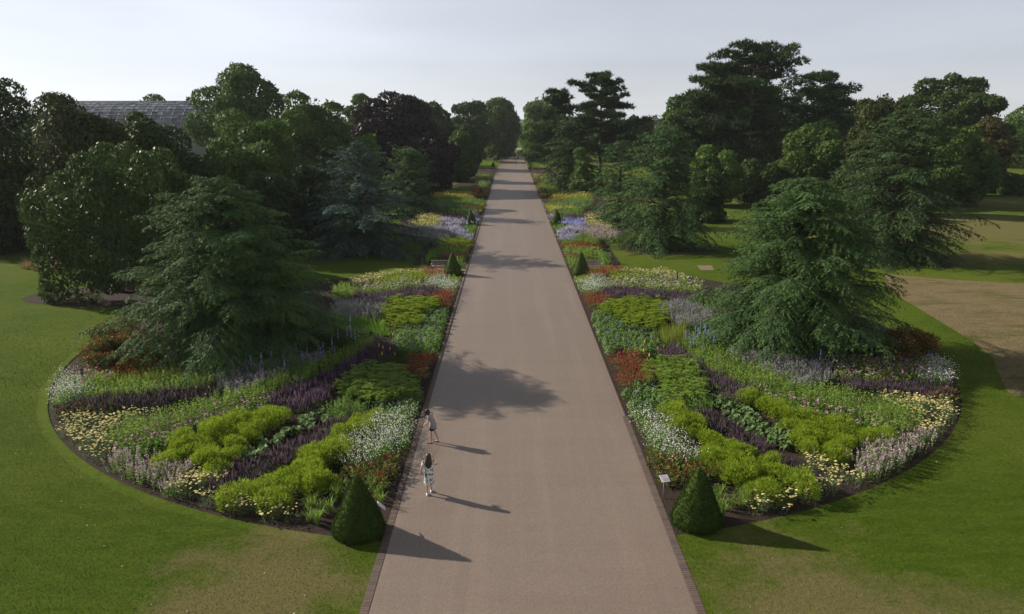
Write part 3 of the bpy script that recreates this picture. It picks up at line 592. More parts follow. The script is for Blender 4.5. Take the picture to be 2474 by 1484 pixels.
C_white = leafm('white flowers', (.66, .62, .60), (.85, .82, .80), .25)
C_yar = leafm('straw yellow flower heads', (.56, .46, .16), (.70, .62, .30), .2)
C_gold = leafm('gold flowers', (0.550, 0.378, 0.072), (0.700, 0.525, 0.160), .2)
C_ech = leafm('pink coneflowers', (.32, .13, .23), (.52, .30, .38), .25)
C_red = leafm('red flowers', (.30, .022, .030), (.48, .055, .062), .25)
C_oran = leafm('rust orange flowers', (0.320, 0.072, 0.018), (0.500, 0.168, 0.038), .2)
C_blue = leafm('blue flowers', (.22, .25, .55), (.38, .40, .70), .25)
C_geran = leafm('violet blue flowers', (.20, .17, .42), (.33, .29, .55), .25)
C_rose = leafm('magenta flowers', (.40, .035, .12), (.52, .08, .19), .25)
C_torch = leafm('torch yellow', (.62, .38, .03), (.75, .52, .08), .2)

def spindle(A, P, D, L, r, g):
    n = len(P); S = perp(g, D); T = np.cross(D, S); L = np.broadcast_to(L, n)[:, None]; r = np.broadcast_to(r, n)[:, None]
    mid = P + D * L * .35; V = np.stack([P, mid + S * r, mid + (-.5 * S + .87 * T) * r, mid + (-.5 * S - .87 * T) * r, P + D * L], 1).reshape(-1, 3)
    b = np.arange(n)[:, None] * 5; f = np.array([(0, 2, 1), (0, 3, 2), (0, 1, 3), (1, 2, 4), (2, 3, 4), (3, 1, 4)]); A.add(V, (b[:, None] + f[None].repeat(n, 0).reshape(n, 6, 3)).reshape(-1, 3))
def disc(A, P, r, dome, g, k=6, tilt=.18):
    n = len(P); N_ = nrm(np.array((0, 0, 1.)) + g.normal(0, tilt, (n, 3))); S = perp(g, N_); T = np.cross(N_, S); r = np.broadcast_to(r, n)[:, None]
    V = [P + N_ * dome * r]
    for i in range(k):
        a = 6.2832 * i / k; V.append(P + (math.cos(a) * S + math.sin(a) * T) * r * g.uniform(.8, 1.15, (n, 1)))
    V = np.stack(V, 1).reshape(-1, 3); f = np.array([(0, 1 + i, 1 + (i + 1) % k) for i in range(k)]); b = np.arange(n)[:, None, None] * (k + 1); A.add(V, (b + f[None]).reshape(-1, 3))
def base_leaves(g, A, n, r, h, L, W, up=.8, kind='tri'):
    a = g.uniform(0, 6.2832, n); rr = r * np.sqrt(g.uniform(0, 1, n)); P = np.stack([np.cos(a) * rr, np.sin(a) * rr, g.uniform(.02, 1, n) * h], 1)
    D = nrm(np.stack([np.cos(a), np.sin(a), np.full(n, up)], 1) + g.normal(0, .5, (n, 3))); L = L * g.uniform(.7, 1.3, n)
    A.add(*(tri if kind == 'tri' else dia)(P, D, perp(g, D), L, W * g.uniform(.7, 1.3, n)))
def stems(g, n, r, h, lean=.18):
    a = g.uniform(0, 6.2832, n); rr = r * np.sqrt(g.uniform(0, 1, n)); P = np.stack([np.cos(a) * rr, np.sin(a) * rr, np.zeros(n)], 1)
    D = nrm(np.stack([np.cos(a) * rr / r * lean, np.sin(a) * rr / r * lean, np.ones(n)], 1) + g.normal(0, .06, (n, 3))); return P, D, h * g.uniform(.82, 1.1, n)
def P_salvia(g, h):
    A = Acc(); B = Acc(); base_leaves(g, A, 18, .2, .5 * h, .17, .07, .7); P, D, L = stems(g, 12, .2, h, .25)
    spindle(B, P + D * (L * .42)[:, None], D, L * .58, .017, g); return A, B
def P_spire(g, h):
    A = Acc(); B = Acc(); P, D, L = stems(g, 7, .2, h, .2)
    for i in range(7):
        t = np.linspace(.08, .75, 7); q = P[i] + D[i] * (L[i] * t)[:, None]; d = nrm(rdir(g, 7) + np.array((0, 0, .3))); A.add(*tri(q, d, perp(g, d), .13, .05))
        t = g.uniform(.45, 1, 16); q = P[i] + D[i] * (L[i] * t)[:, None] + g.normal(0, 1, (16, 3)) * (.012 + .022 * (1 - t))[:, None]; d = rdir(g, 16); B.add(*tri(q, d, perp(g, d), .05, .045))
    return A, B
def P_gaura(g, h):
    A = Acc(); B = Acc(); base_leaves(g, A, 34, .22, .75 * h, .13, .04, .8); n = 30
    P, D, L = stems(g, n, .24, h, .45); q = P + D * (L * g.uniform(.72, 1.08, n))[:, None]; d = nrm(rdir(g, n) + np.array((0, 0, .5))); B.add(*dia(q, d, perp(g, d), .050, .046)); 
    A.add(*tri(P[:12] + D[:12] * .1, D[:12], perp(g, D[:12]), L[:12] * .9, .008)); return A, B
def P_yarrow(g, h):
    A = Acc(); B = Acc(); base_leaves(g, A, 34, .2, .8 * h, .15, .03, .9); P, D, L = stems(g, 8, .21, h, .3); L[:] = h * g.uniform(.88, 1.05, 8)
    A.add(*tri(P, D, perp(g, D), L, .014)); disc(B, P + D * L[:, None], g.uniform(.03, .06, 8), .35, g); return A, B
def P_echin(g, h):
    A = Acc(); B = Acc(); base_leaves(g, A, 30, .2, .8 * h, .16, .06, .7); P, D, L = stems(g, 3, .2, h, .25)
    A.add(*tri(P, D, perp(g, D), L, .012)); disc(B, P + D * L[:, None], g.uniform(.04, .06, 3), .55, g, 6, .35); return A, B
def P_green(g, h):
    A = Acc(); B = Acc(); P, D, L = stems(g, 9, .22, h, .25)
    for i in range(9):
        t = np.linspace(.15, 1, 7); q = P[i] + D[i] * (L[i] * t)[:, None]; d = nrm(rdir(g, 7) * np.array((1, 1, .4)) + np.array((0, 0, .55))); A.add(*tri(q, d, perp(g, d), .12, .05))
    return A, B
def P_greenY(g, h):
    A, B = P_green(g, h); P, D, L = stems(g, 1, .2, h)
    if g.uniform() < .34: disc(B, P + D * L[:, None], np.array((.025,)), .2, g, 5, .4)
    return A, B
def P_fern(g, h):
    A = Acc(); B = Acc()
    for z in (.45, .7, .95):
        for k in range(4):
            a = g.uniform(0, 6.28); e = np.array((math.cos(a), math.sin(a), 0)); s = np.array((-e[1], e[0], 0)); t = np.linspace(.1, 1, 8); l = g.uniform(.28, .42)
            q = np.array((0, 0, z * h)) + e * l * t[:, None] + np.array((0, 0, 1)) * (-.10 * t ** 2 + .05 * t)[:, None] + g.normal(0, .01, (8, 3))
            for sg in (1, -1):
                d = nrm(e * .6 + s * sg + g.normal(0, .15, (8, 3))); nn = nrm(np.array((0, 0, 1.)) + g.normal(0, .3, (8, 3))); A.add(*tri(q, d, nrm(np.cross(d, nn)), .15 * (1.1 - .7 * t), .055))
    return A, B
def P_geran(g, h):
    A = Acc(); B = Acc(); n = 52; u = rdir(g, n); u[:, 2] = abs(u[:, 2]); P = u * np.array((.25, .25, h)) * g.uniform(.75, 1, (n, 1)); nn = nrm(u + g.normal(0, .4, (n, 3))); d = perp(g, nn); A.add(*dia(P, d, nrm(np.cross(d, nn)), .11, .10))
    n = 9; u = rdir(g, n); u[:, 2] = abs(u[:, 2]) + .3; P = nrm(u) * np.array((.26, .26, h * 1.08)); d = perp(g, nrm(u)); B.add(*dia(P, d, nrm(np.cross(d, u)), .05, .05)); return A, B
def P_redfl(g, h):
    A = Acc(); B = Acc(); base_leaves(g, A, 34, .22, .85 * h, .14, .045, .7); n = 20; P, D, L = stems(g, n, .24, h, .5); q = P + D * (L * g.uniform(.7, 1.1, n))[:, None]; d = nrm(D + g.normal(0, .5, (n, 3))); B.add(*dia(q, d, perp(g, d), .11, .035)); return A, B
def P_persic(g, h):
    A = Acc(); B = Acc(); base_leaves(g, A, 46, .24, h, .15, .075, .5, 'dia'); P, D, L = stems(g, 4, .2, h * 1.08); spindle(B, P + D * (L * .75)[:, None], D, L * .3, .018, g); return A, B
def P_orange(g, h):
    A = Acc(); B = Acc(); base_leaves(g, A, 46, .24, .95 * h, .14, .045, .8); P, D, L = stems(g, 14, .25, h, .35); disc(B, P + D * L[:, None], g.uniform(.03, .05, 14), -.1, g, 5, .4); return A, B
def P_blade(g, h):
    A = Acc(); B = Acc(); P, D, L = stems(g, 14, .12, h, .5); A.add(*tri(P, D, perp(g, D), L, .045)); P, D, L = stems(g, 2, .1, h); d = nrm(D + g.normal(0, .4, (2, 3))); B.add(*dia(P + D * L[:, None] * .9, d, perp(g, d), .12, .05)); return A, B
STY = {'salvia': P_salvia, 'spire': P_spire, 'gaura': P_gaura, 'yarrow': P_yarrow, 'echin': P_echin, 'green': P_green, 'greenY': P_greenY, 'fern': P_fern, 'geran': P_geran, 'redfl': P_redfl, 'persic': P_persic, 'orange': P_orange, 'blade': P_blade}
PCACHE = {}
def protos(style, h, k=6):
    if (style, h) not in PCACHE:
        PCACHE[(style, h)] = [tuple(x.get() for x in STY[style](np.random.default_rng(1000 * i + len(style) + int(h * 100)), h)) for i in range(k)]
    return PCACHE[(style, h)]
def place(pr, part, P, sc, zs, rot, which):
    A = Acc()
    for k in range(len(pr)):
        V, F = pr[k][part]; idx = np.where(which == k)[0]
        if not len(V) or not len(idx): continue
        c, s = np.cos(rot[idx]), np.sin(rot[idx]); x = V[:, 0]; y = V[:, 1]
        X = (c[:, None] * x - s[:, None] * y) * sc[idx][:, None] + P[idx, 0:1]; Y = (s[:, None] * x + c[:, None] * y) * sc[idx][:, None] + P[idx, 1:2]; Z = V[:, 2] * zs[idx][:, None]
        W = np.stack([X, Y, Z], 2).reshape(-1, 3); A.add(W, (F[None] + (np.arange(len(idx)) * len(V))[:, None, None]).reshape(-1, 3))
    return A.get()
def drift(frame, pts, style, h, fm, cm, label, sp=None, name='flower_drift', cat='flowers', big=1.0, fl='flowers'):
    poly = np.array([ZG(frame, x, y, h * .5) for x, y in pts]); cy = poly[:, 1].mean()
    # keep off the walk
    x_lo, x_hi = (None, PX0 - .25) if poly[:, 0].mean() < PCX else (PX1 + .25, None)
    s = (sp or .36) * max(1.0, cy / 52.0) ** .8; big = big * max(1.0, cy / 52.0) ** .8
    P = scatter(G_, poly, s); P = P + G_.normal(0, 1, P.shape) * np.where(G_.uniform(size=(len(P), 1)) < .06, .5, .08) * min(1.0, 40 / cy + .3)
    if x_lo is not None: P = P[P[:, 0] > x_lo]
    if x_hi is not None: P = P[P[:, 0] < x_hi]
    if cy < 72.5: P = P[(P[:, 1] > CCY) | (np.hypot(P[:, 0] - CCX, P[:, 1] - CCY) < CR - .28)]
    if not len(P): print('EMPTY DRIFT', label); return
    n = len(P); pr = protos(style, h); which = G_.integers(0, len(pr), n); rot = G_.uniform(0, 6.28, n); sc = G_.uniform(.85, 1.2, n) * big
    # heights wander through a drift
    zs = G_.normal(.98, .12, n).clip(.6, 1.35) * (1 + .10 * np.sin(P[:, 0] * 1.3 + 1) * np.cos(P[:, 1] * 1.1))
    V, F = place(pr, 0, P, sc, zs, rot, which); o = mk(name, V, F, fm); tag(o, label, cat, kind='stuff')
    V, F = place(pr, 1, P, sc, zs, rot, which)
    if len(V) and cm: tag(mk(fl, V, F, cm, o), kind='stuff')
    return o
WB = 'in the bed beside the women'; SB = 'in the bed with the lectern sign'
DR = [
 # ---- bed beside the women
 ('L', [(130,590),(125,490),(210,420),(280,400),(400,510),(380,545),(250,560),(160,600)], 'gaura', .8, F_mid, C_white, 'airy white flowers at the outer end of the bed beside the women'),
 ('L', [(270,440),(400,400),(560,430),(420,520),(300,500)], 'echin', .8, F_mid, C_ech, 'dark pink flowers between the rust orange shrubs and white flowers '+WB),
 ('L', [(370,420),(480,385),(800,350),(1150,370),(1150,410),(780,440),(480,460)], 'blade', .85, F_yel, C_red, 'row of yellow green sword leaves with red buds below the conifer '+WB),
 ('L', [(400,530),(470,460),(800,430),(1000,410),(1160,430),(1175,465),(1000,510),(700,530),(420,560)], 'greenY', .75, F_green, C_gold, 'low green drift behind the outer purple sage '+WB),
 ('L', [(170,600),(330,560),(600,530),(900,500),(1170,455),(1200,505),(1100,560),(800,605),(500,625),(200,645)], 'salvia', .7, F_dark, C_purpd, 'dark purple sage running to the outer end of the bed beside the women'),
 ('L', [(190,640),(400,610),(540,640),(500,675),(220,685)], 'persic', .5, F_dark, C_red, 'low dark leaves with red spikes below the outer purple sage '+WB),
 ('L', [(195,690),(280,660),(480,680),(800,635),(820,650),(560,720),(500,800),(550,850),(430,930),(340,910),(260,850),(200,770)], 'yarrow', .6, F_grey, C_yar, 'pale yellow flat flower heads at the outer rim '+WB),
 ('L', [(500,790),(640,705),(900,640),(1200,560),(1420,490),(1600,400),(1850,330),(2100,190),(2130,230),(1950,330),(1700,440),(1500,530),(1250,600),(1000,700),(750,780),(560,860),(510,830)], 'greenY', .8, F_green, C_gold, 'long light green drift sweeping through the bed beside the women'),
 ('L', [(560,850),(750,775),(950,740),(1120,645),(1406,560),(1500,560),(1450,620),(1150,710),(1000,800),(850,860),(680,905),(580,880)], 'echin', .75, F_mid, C_ech, 'pink coneflowers with a dark marker post '+WB),
 ('L', [(330,945),(450,910),(600,890),(740,930),(1000,970),(1015,1040),(880,1100),(830,1185),(740,1185),(560,1095),(450,1065)], 'spire', .75, F_mid, C_pink, 'pale pink flower spires on the front rim '+WB),
 ('L', [(830,1130),(1040,1000),(1290,1010),(1270,1040),(1080,1100),(1000,1130),(900,1185)], 'yarrow', .6, F_grey, C_yar, 'pale yellow flat flower heads beside the pink spires '+WB),
 ('L', [(900,1185),(1080,1140),(1200,1150),(1290,1185),(1400,1200),(1500,1200),(1620,1265),(1600,1325),(1400,1325),(1250,1265),(1050,1225)], 'yarrow', .6, F_grey, C_yar, 'straw yellow flat flower heads in front of the lime mounds '+WB),
 ('L', [(1110,1120),(1300,990),(1500,900),(1700,780),(1850,700),(2030,655),(2040,690),(1900,765),(1830,850),(1700,880),(1560,970),(1400,1060),(1300,1140),(1180,1175)], 'salvia', .65, F_dark, C_purp, 'purple sage band between the hostas and the front lime mounds '+WB),
 ('L', [(1820,620),(1950,570),(2050,590),(2090,640),(1960,680),(1850,690)], 'green', .55, F_blue, None, 'soft blue green patch at the end of the hostas '+WB),
 ('L', [(1450,570),(1600,505),(1780,440),(1930,370),(2050,270),(2150,200),(2250,220),(2250,295),(2080,370),(1950,425),(1880,500),(1800,590),(1650,635),(1560,605)], 'salvia', .75, F_dark, C_vio, 'violet sage band beside the long light green drift '+WB),
 ('L', [(1930,950),(1930,870),(2050,770),(2180,680),(2300,645),(2410,680),(2390,770),(2330,850),(2220,910),(2080,965),(1960,960)], 'gaura', .8, F_mid, C_white, 'white flowers at the walk edge next to the women'),
 ('L', [(1930,980),(2080,960),(2300,890),(2350,850),(2325,960),(2260,1060),(2200,1110),(2090,1070),(1960,1060)], 'persic', .5, F_red, C_red, 'low leaves with dark red spikes below the white flowers next to the women'),
 ('L', [(1890,490),(1950,430),(2080,350),(2300,370),(2330,430),(2440,500),(2430,540),(2300,545),(2130,580),(1950,550)], 'fern', .7, F_fern, None, 'bright ferny foliage in tiers behind the white flowers next to the women'),
 ('L', [(2130,590),(2300,545),(2440,525),(2440,600),(2400,650),(2300,645),(2180,645)], 'geran', .45, F_blue, C_geran, 'low leafy mounds with violet blue dots above the white flowers next to the women'),
 ('L', [(2330,330),(2400,300),(2510,290),(2500,380),(2450,470),(2400,445),(2330,400)], 'redfl', .65, F_red, C_red, 'red flowers at the walk edge beside the conifer shadow '+WB),
 ('L', [(2080,300),(2260,230),(2340,300),(2330,370),(2150,350)], 'green', .45, F_dark, None, 'dark low leaves round the yellow torch flowers '+WB),
 ('L', [(2250,200),(2330,150),(2500,130),(2570,170),(2530,240),(2480,275),(2300,285),(2250,250)], 'geran', .5, F_mid, C_geran, 'leafy green mounds behind the red flowers '+WB),
 ('L', [(1160,440),(1250,375),(1400,370),(1600,330),(1750,300),(1850,320),(1600,400),(1420,490),(1250,540),(1195,510)], 'spire', .85, F_mid, C_mauve, 'mauve flower spires in front of the blue delphiniums '+WB),
 ('L', [(1180,380),(1400,320),(1600,270),(1800,200),(1900,120),(2050,130),(2100,190),(1850,300),(1600,330),(1400,370),(1200,420)], 'green', .6, F_dark, None, 'dark leaves of the delphinium row '+WB),
 ('A', [(660,1020),(780,905),(1000,895),(1330,900),(1360,1000),(1200,1045),(1060,1095),(1100,1150),(1200,1210),(950,1250),(800,1250),(640,1135)], 'fern', .75, F_lime, None, 'yellow green ferny foliage below the upper purple sage '+WB),
 ('A', [(1080,1060),(1300,1030),(1500,1010),(1535,1080),(1480,1250),(1430,1345),(1300,1295),(1150,1190)], 'geran', .5, F_blue, C_geran, 'blue dotted leafy mounds at the walk edge below the scarlet patch '+WB),
 ('A', [(700,1340),(950,1250),(1250,1265),(1430,1370),(1480,1440),(1400,1490),(1000,1490),(900,1400)], 'geran', .5, F_green, C_lav, 'green mounds with pale lavender dots near the torch flowers '+WB),
 ('A', [(1180,890),(1450,800),(1590,850),(1560,995),(1370,995),(1320,910)], 'redfl', .65, F_red, C_red, 'scarlet patch at the walk edge below the far white flowers '+WB),
 ('A', [(100,930),(300,840),(600,805),(900,755),(1200,740),(1450,770),(1430,835),(1250,890),(800,895),(500,935),(200,970)], 'salvia', .7, F_mid, C_purp, 'upper purple sage band under the green and pink drift '+WB),
 ('A', [(1180,655),(1400,610),(1600,690),(1665,740),(1620,805),(1480,795),(1300,750)], 'gaura', .75, F_mid, C_white, 'white flowers near the topiary cone and bench '+WB),
 ('A', [(300,780),(600,705),(950,640),(1180,680),(1250,745),(900,760),(600,800),(330,810)], 'echin', .7, F_green, C_pink, 'green drift with pale pink flowers near the bench '+WB),
 ('A', [(250,710),(250,645),(500,590),(800,550),(1100,540),(1150,560),(700,600),(600,665),(450,700)], 'yarrow', .6, F_grey, C_yar, 'pale yellow flat heads on the back rim near the bench '+WB),
 ('A', [(570,700),(700,605),(950,580),(1200,560),(1180,645),(950,660),(800,690)], 'greenY', .65, F_lime, C_gold, 'lime green strip behind the back rim yellow heads '+WB),
 ('A', [(1130,515),(1300,500),(1450,510),(1450,605),(1250,615),(1150,570)], 'redfl', .6, F_green, C_red, 'red and green mix in front of the bench '+WB),
 ('A', [(1460,590),(1640,610),(1670,690),(1600,690),(1470,620)], 'green', .4, F_lime, None, 'low lime leaves at the foot of the topiary cone by the bench '+WB),
 ('A', [(0,990),(150,930),(450,915),(720,905),(640,1060),(600,1140),(300,1130),(50,1110)], 'spire', .8, F_mid, C_mauve, 'grey mauve flower spires at the shaded foot of the conifer '+WB),
 ('A', [(0,1140),(300,1130),(600,1140),(700,1250),(700,1340),(500,1300),(100,1290)], 'blade', .7, F_mid, None, 'dark grassy leaves in the shade between mauve spires and torch flowers '+WB),
 ('A', [(0,770),(100,705),(230,725),(300,785),(200,860),(0,870)], 'green', .7, F_green, None, 'green leafy corner by the marker post near the sunlit lawn '+WB),
 # ---- bed with the lectern sign
 ('B', [(490,805),(560,695),(700,620),(880,640),(900,745),(760,795),(600,825)], 'gaura', .75, F_mid, C_white, 'white flowers near the topiary cone and bench '+SB),
 ('B', [(510,855),(700,810),(760,850),(930,880),(800,985),(600,1025),(540,955)], 'redfl', .65, F_red, C_red, 'scarlet patch at the walk edge below the far white flowers '+SB),
 ('B', [(760,805),(950,745),(1200,740),(1700,800),(2120,825),(2140,935),(1900,905),(1500,885),(950,890)], 'salvia', .7, F_mid, C_purp, 'long hazy purple sage band reaching the conifer '+SB),
 ('B', [(900,670),(1100,625),(1600,605),(2100,685),(2140,785),(1700,795),(1250,750),(920,760)], 'echin', .7, F_green, C_pink, 'green drift with pale pink flowers behind the hazy purple sage '+SB),
 ('B', [(950,550),(1200,530),(1600,520),(1900,590),(1935,655),(1700,645),(1550,605),(1300,570)], 'yarrow', .6, F_grey, C_yar, 'pale yellow flat heads on the back rim by the sunlit lawn '+SB),
 ('B', [(970,580),(1300,565),(1530,595),(1600,615),(1180,650),(1000,630)], 'greenY', .65, F_lime, C_gold, 'lime green strip beside the back rim yellow heads '+SB),
 ('B', [(660,505),(950,480),(1030,510),(950,605),(700,600)], 'redfl', .6, F_green, C_red, 'red and green mix in front of the bench '+SB),
 ('B', [(430,600),(560,600),(700,600),(680,680),(560,690),(490,720)], 'green', .4, F_lime, None, 'low lime leaves at the foot of the topiary cone by the bench '+SB),
 ('R', [(60,140),(200,100),(400,110),(440,185),(430,250),(230,260),(150,190)], 'fern', .75, F_lime, None, 'yellow green ferny foliage below the hazy purple sage '+SB),
 ('R', [(10,205),(60,150),(140,180),(230,250),(380,260),(370,390),(270,405),(200,365),(100,405),(70,355),(50,290)], 'geran', .5, F_blue, C_geran, 'blue dotted leafy mounds above the red patch '+SB),
 ('R', [(75,455),(100,410),(260,405),(330,440),(330,545),(210,585),(140,595)], 'redfl', .65, F_red, C_red, 'deep red flowers at the walk edge between blue dotted mounds '+SB),
 ('R', [(390,275),(520,230),(530,305),(470,355),(400,325)], 'blade', 1.0, F_yel, None, 'tall yellow green iris leaves by the blue delphiniums '+SB),
 ('R', [(380,135),(500,120),(640,150),(690,200),(670,240),(500,250),(440,205)], 'spire', .8, F_mid, C_mauve, 'grey mauve flower spires beside the iris leaves '+SB),
 ('R', [(380,385),(450,345),(520,350),(560,420),(640,480),(760,545),(920,590),(940,640),(850,685),(720,630),(640,565),(560,475),(420,445)], 'salvia', .7, F_mid, C_purp, 'purple sage band winding beside the long green drift '+SB),
 ('R', [(500,355),(530,330),(620,360),(800,420),(1000,520),(1272,580),(1500,640),(1800,690),(1815,740),(1795,835),(1650,850),(1500,765),(1270,690),(1100,650),(980,605),(850,565),(700,495),(580,425)], 'greenY', .8, F_green, C_gold, 'long light green drift sweeping through the bed with the lectern sign'),
 ('R', [(780,415),(900,400),(1000,395),(1100,420),(1272,430),(1330,440),(1350,535),(1200,585),(1050,545),(900,475)], 'spire', .85, F_mid, C_mauve, 'mauve flower spires below the conifer '+SB),
 ('R', [(540,330),(620,300),(830,320),(960,390),(780,410),(640,370)], 'persic', .6, F_blue, None, 'broad blue green leaves round the blue delphiniums '+SB),
 ('R', [(1330,455),(1500,430),(1700,440),(1900,440),(1960,495),(1850,545),(1600,550),(1380,540)], 'echin', .75, F_green, C_ech, 'green drift flecked with pink below the dark orange shrubs '+SB),
 ('R', [(1850,555),(1890,440),(1960,430),(2080,490),(2105,565),(2000,585)], 'gaura', .8, F_mid, C_white, 'airy white flowers at the outer end of the bed with the lectern sign'),
 ('R', [(1350,545),(1600,555),(1850,565),(2080,580),(2115,625),(1900,645),(1700,615),(1450,600)], 'salvia', .7, F_dark, C_purpd, 'dark purple sage running to the outer end of the bed with the lectern sign'),
 ('R', [(1850,655),(1950,610),(2095,625),(2095,685),(1950,690)], 'persic', .5, F_red, C_red, 'low red tinged leaves below the outer dark sage '+SB),
 ('R', [(1590,655),(1680,625),(1850,660),(2095,690),(2085,755),(2000,845),(1900,865),(1820,835),(1815,745),(1700,690)], 'yarrow', .6, F_grey, C_yar, 'pale yellow flat flower heads at the outer rim '+SB),
 ('R', [(930,650),(980,605),(1270,690),(1500,755),(1700,805),(1690,835),(1480,830),(1250,750),(1070,710)], 'echin', .75, F_mid, C_ech, 'pink coneflowers beside the long green drift '+SB),
 ('R', [(510,725),(620,700),(760,760),(880,830),(1000,940),(1150,1010),(1290,1085),(1270,1115),(1130,1075),(1000,1015),(870,915),(780,895),(660,795),(560,765)], 'salvia', .65, F_dark, C_purpd, 'dark purple sage band between the hostas and the front lime mounds '+SB),
 ('R', [(230,765),(300,730),(390,750),(470,840),(560,920),(650,985),(560,1005),(430,965),(320,935),(240,875)], 'gaura', .8, F_mid, C_white, 'white flowers at the walk edge behind the lectern sign'),
 ('R', [(290,935),(330,930),(560,1005),(740,1010),(780,1075),(600,1105),(450,1125),(380,1105)], 'persic', .5, F_red, C_red, 'low leaves with dark red spikes round the lectern sign'),
 ('R', [(920,1240),(960,1175),(1100,1150),(1272,1120),(1310,1090),(1500,1080),(1545,1080),(1450,1145),(1300,1185),(1150,1225),(1000,1305),(960,1315)], 'yarrow', .6, F_grey, C_yar, 'straw yellow flat flower heads on the front rim '+SB),
 ('R', [(1130,990),(1280,960),(1350,1020),(1450,1055),(1380,1085),(1280,1065),(1200,1015)], 'yarrow', .6, F_grey, C_yar, 'pale yellow flat heads between dark sage and pink spires '+SB),
 ('R', [(1440,980),(1580,910),(1700,870),(1850,840),(1965,880),(1955,935),(1830,985),(1690,1065),(1650,1095),(1560,1085),(1470,1025)], 'spire', .75, F_mid, C_pink, 'pale pink flower spires on the front rim '+SB),
 ('R', [(1780,295),(1880,300),(1975,390),(1940,425),(1880,400)], 'spire', .8, F_mid, C_lav, 'lavender spires behind the dark orange shrubs '+SB),
 ('R', [(300,500),(380,440),(520,440),(620,500),(640,565),(640,645),(520,665),(430,675),(400,605),(380,545)], 'fern', .7, F_fern, None, 'bright ferny foliage in tiers beside the deep red flowers '+SB),
 ('R', [(170,630),(250,565),(380,550),(430,645),(430,705),(350,725),(230,745),(200,695)], 'geran', .45, F_blue, C_geran, 'low leafy mounds with violet blue dots above the white flowers behind the sign'),
 ('R', [(520,665),(650,660),(690,705),(600,725),(450,730)], 'green', .55, F_blue, None, 'soft blue green patch at the start of the hostas '+SB),
 ('R', [(300,395),(420,340),(500,350),(420,440),(330,440)], 'green', .4, F_dark, None, 'dark low leaves round the yellow torch flowers '+SB),
 # ---- long border on the blue cedar side
 ('A', [(1180,400),(1220,350),(1290,350),(1290,420)], 'green', .7, F_mid, None, 'leafy shrub patch at the outer end of the bench by the blue cedar'),
 ('A', [(1590,380),(1690,360),(1750,390),(1740,450),(1600,450)], 'green', .6, F_green, None, 'leafy patch at the walk edge by the bench near the blue cedar'),
 ('A', [(1380,340),(1500,320),(1780,310),(1790,390),(1600,370),(1420,370)], 'redfl', .6, F_red, C_rose, 'crimson flowers right behind the bench near the blue cedar'),
 ('A', [(1200,320),(1350,240),(1650,230),(1790,250),(1770,320),(1500,330),(1300,345)], 'green', .75, F_mid, None, 'green leafy band between two red bands near the blue cedar'),
 ('A', [(1380,240),(1600,200),(1800,200),(1790,250),(1500,260)], 'redfl', .65, F_red, C_red, 'second red band by the blue cedar, below the yellow green foliage'),
 ('A', [(1320,200),(1420,110),(1570,110),(1700,130),(1820,140),(1800,200),(1560,215),(1330,235)], 'fern', .8, F_lime, None, 'yellow green ferny foliage below the lavender haze on the blue cedar side'),
 ('C', [(440,1150),(560,1150),(650,1185),(610,1215),(460,1205)], 'salvia', .8, F_grey, C_lav, 'pale lavender haze nearest the walk on the blue cedar side'),
 ('C', [(260,1100),(400,1075),(500,1085),(560,1140),(440,1160),(380,1150)], 'salvia', .9, F_grey, C_lav, 'lavender haze between mauve grasses and walk on the blue cedar side'),
 ('C', [(290,1055),(330,1005),(480,1010),(550,1050),(400,1075)], 'salvia', .9, F_grey, C_lav, 'upper lavender haze beside the topiary cone on the blue cedar side'),
 ('C', [(560,1080),(650,1070),(655,1110),(620,1170),(560,1140)], 'green', .6, F_mid, None, 'green tufts at the walk edge below the second topiary cone on the blue cedar side'),
 ('C', [(0,1090),(120,1080),(270,1095),(450,1160),(400,1210),(150,1215),(0,1190)], 'spire', 1.0, F_mid, C_mauve, 'mauve grassy drift under the tips of the blue cedar'),
 ('C', [(20,1070),(90,975),(300,970),(330,1015),(240,1095),(100,1085)], 'yarrow', .9, F_yel, C_yar, 'golden yellow drift under the tips of the blue cedar'),
 ('C', [(330,1000),(350,975),(560,975),(560,1050),(480,1010)], 'salvia', .9, F_mid, C_purp, 'dusky purple drift behind the upper lavender haze on the blue cedar side'),
 ('C', [(600,960),(690,955),(690,1010),(640,1070),(610,1000)], 'salvia', .7, F_grey, C_lav, 'lavender edging beside the second topiary cone on the blue cedar side'),
 ('C', [(360,925),(500,935),(580,930),(560,985),(400,975)], 'green', .9, F_mid, None, 'upright green clumps in front of the second bench on the blue cedar side'),
 ('C', [(470,885),(560,880),(700,890),(700,945),(620,945),(480,905)], 'orange', .7, F_green, C_gold, 'orange gold daisies behind the second bench on the blue cedar side'),
 ('C', [(490,870),(560,855),(700,860),(710,890),(560,885)], 'green', .6, F_lime, None, 'lime green strip above the orange daisies on the blue cedar side'),
 ('C', [(250,840),(500,850),(650,820),(720,850),(600,875),(300,895)], 'geran', .8, F_blue, C_geran, 'blue green drift beside the dense egg shaped conifer'),
 ('C', [(220,775),(380,755),(560,750),(620,800),(480,815),(250,805)], 'orange', .9, F_mid, C_gold, 'orange and gold drift beside the third topiary cone on the blue cedar side'),
 ('C', [(470,800),(600,790),(640,815),(500,825)], 'orange', .8, F_mid, C_oran, 'flame orange strip in front of the gold drift on the blue cedar side'),
 ('C', [(240,810),(470,815),(640,820),(720,840),(500,855),(250,845)], 'green', .9, F_mid, None, 'green strip below the flame orange strip on the blue cedar side'),
 ('C', [(600,700),(760,705),(740,785),(700,800),(560,765)], 'orange', .9, F_red, C_oran, 'rusty drift round the third topiary cone on the blue cedar side'),
 ('C', [(330,745),(600,690),(620,750),(400,775)], 'green', 1.0, F_mid, None, 'tall green grasses by the copper beech skirt'),
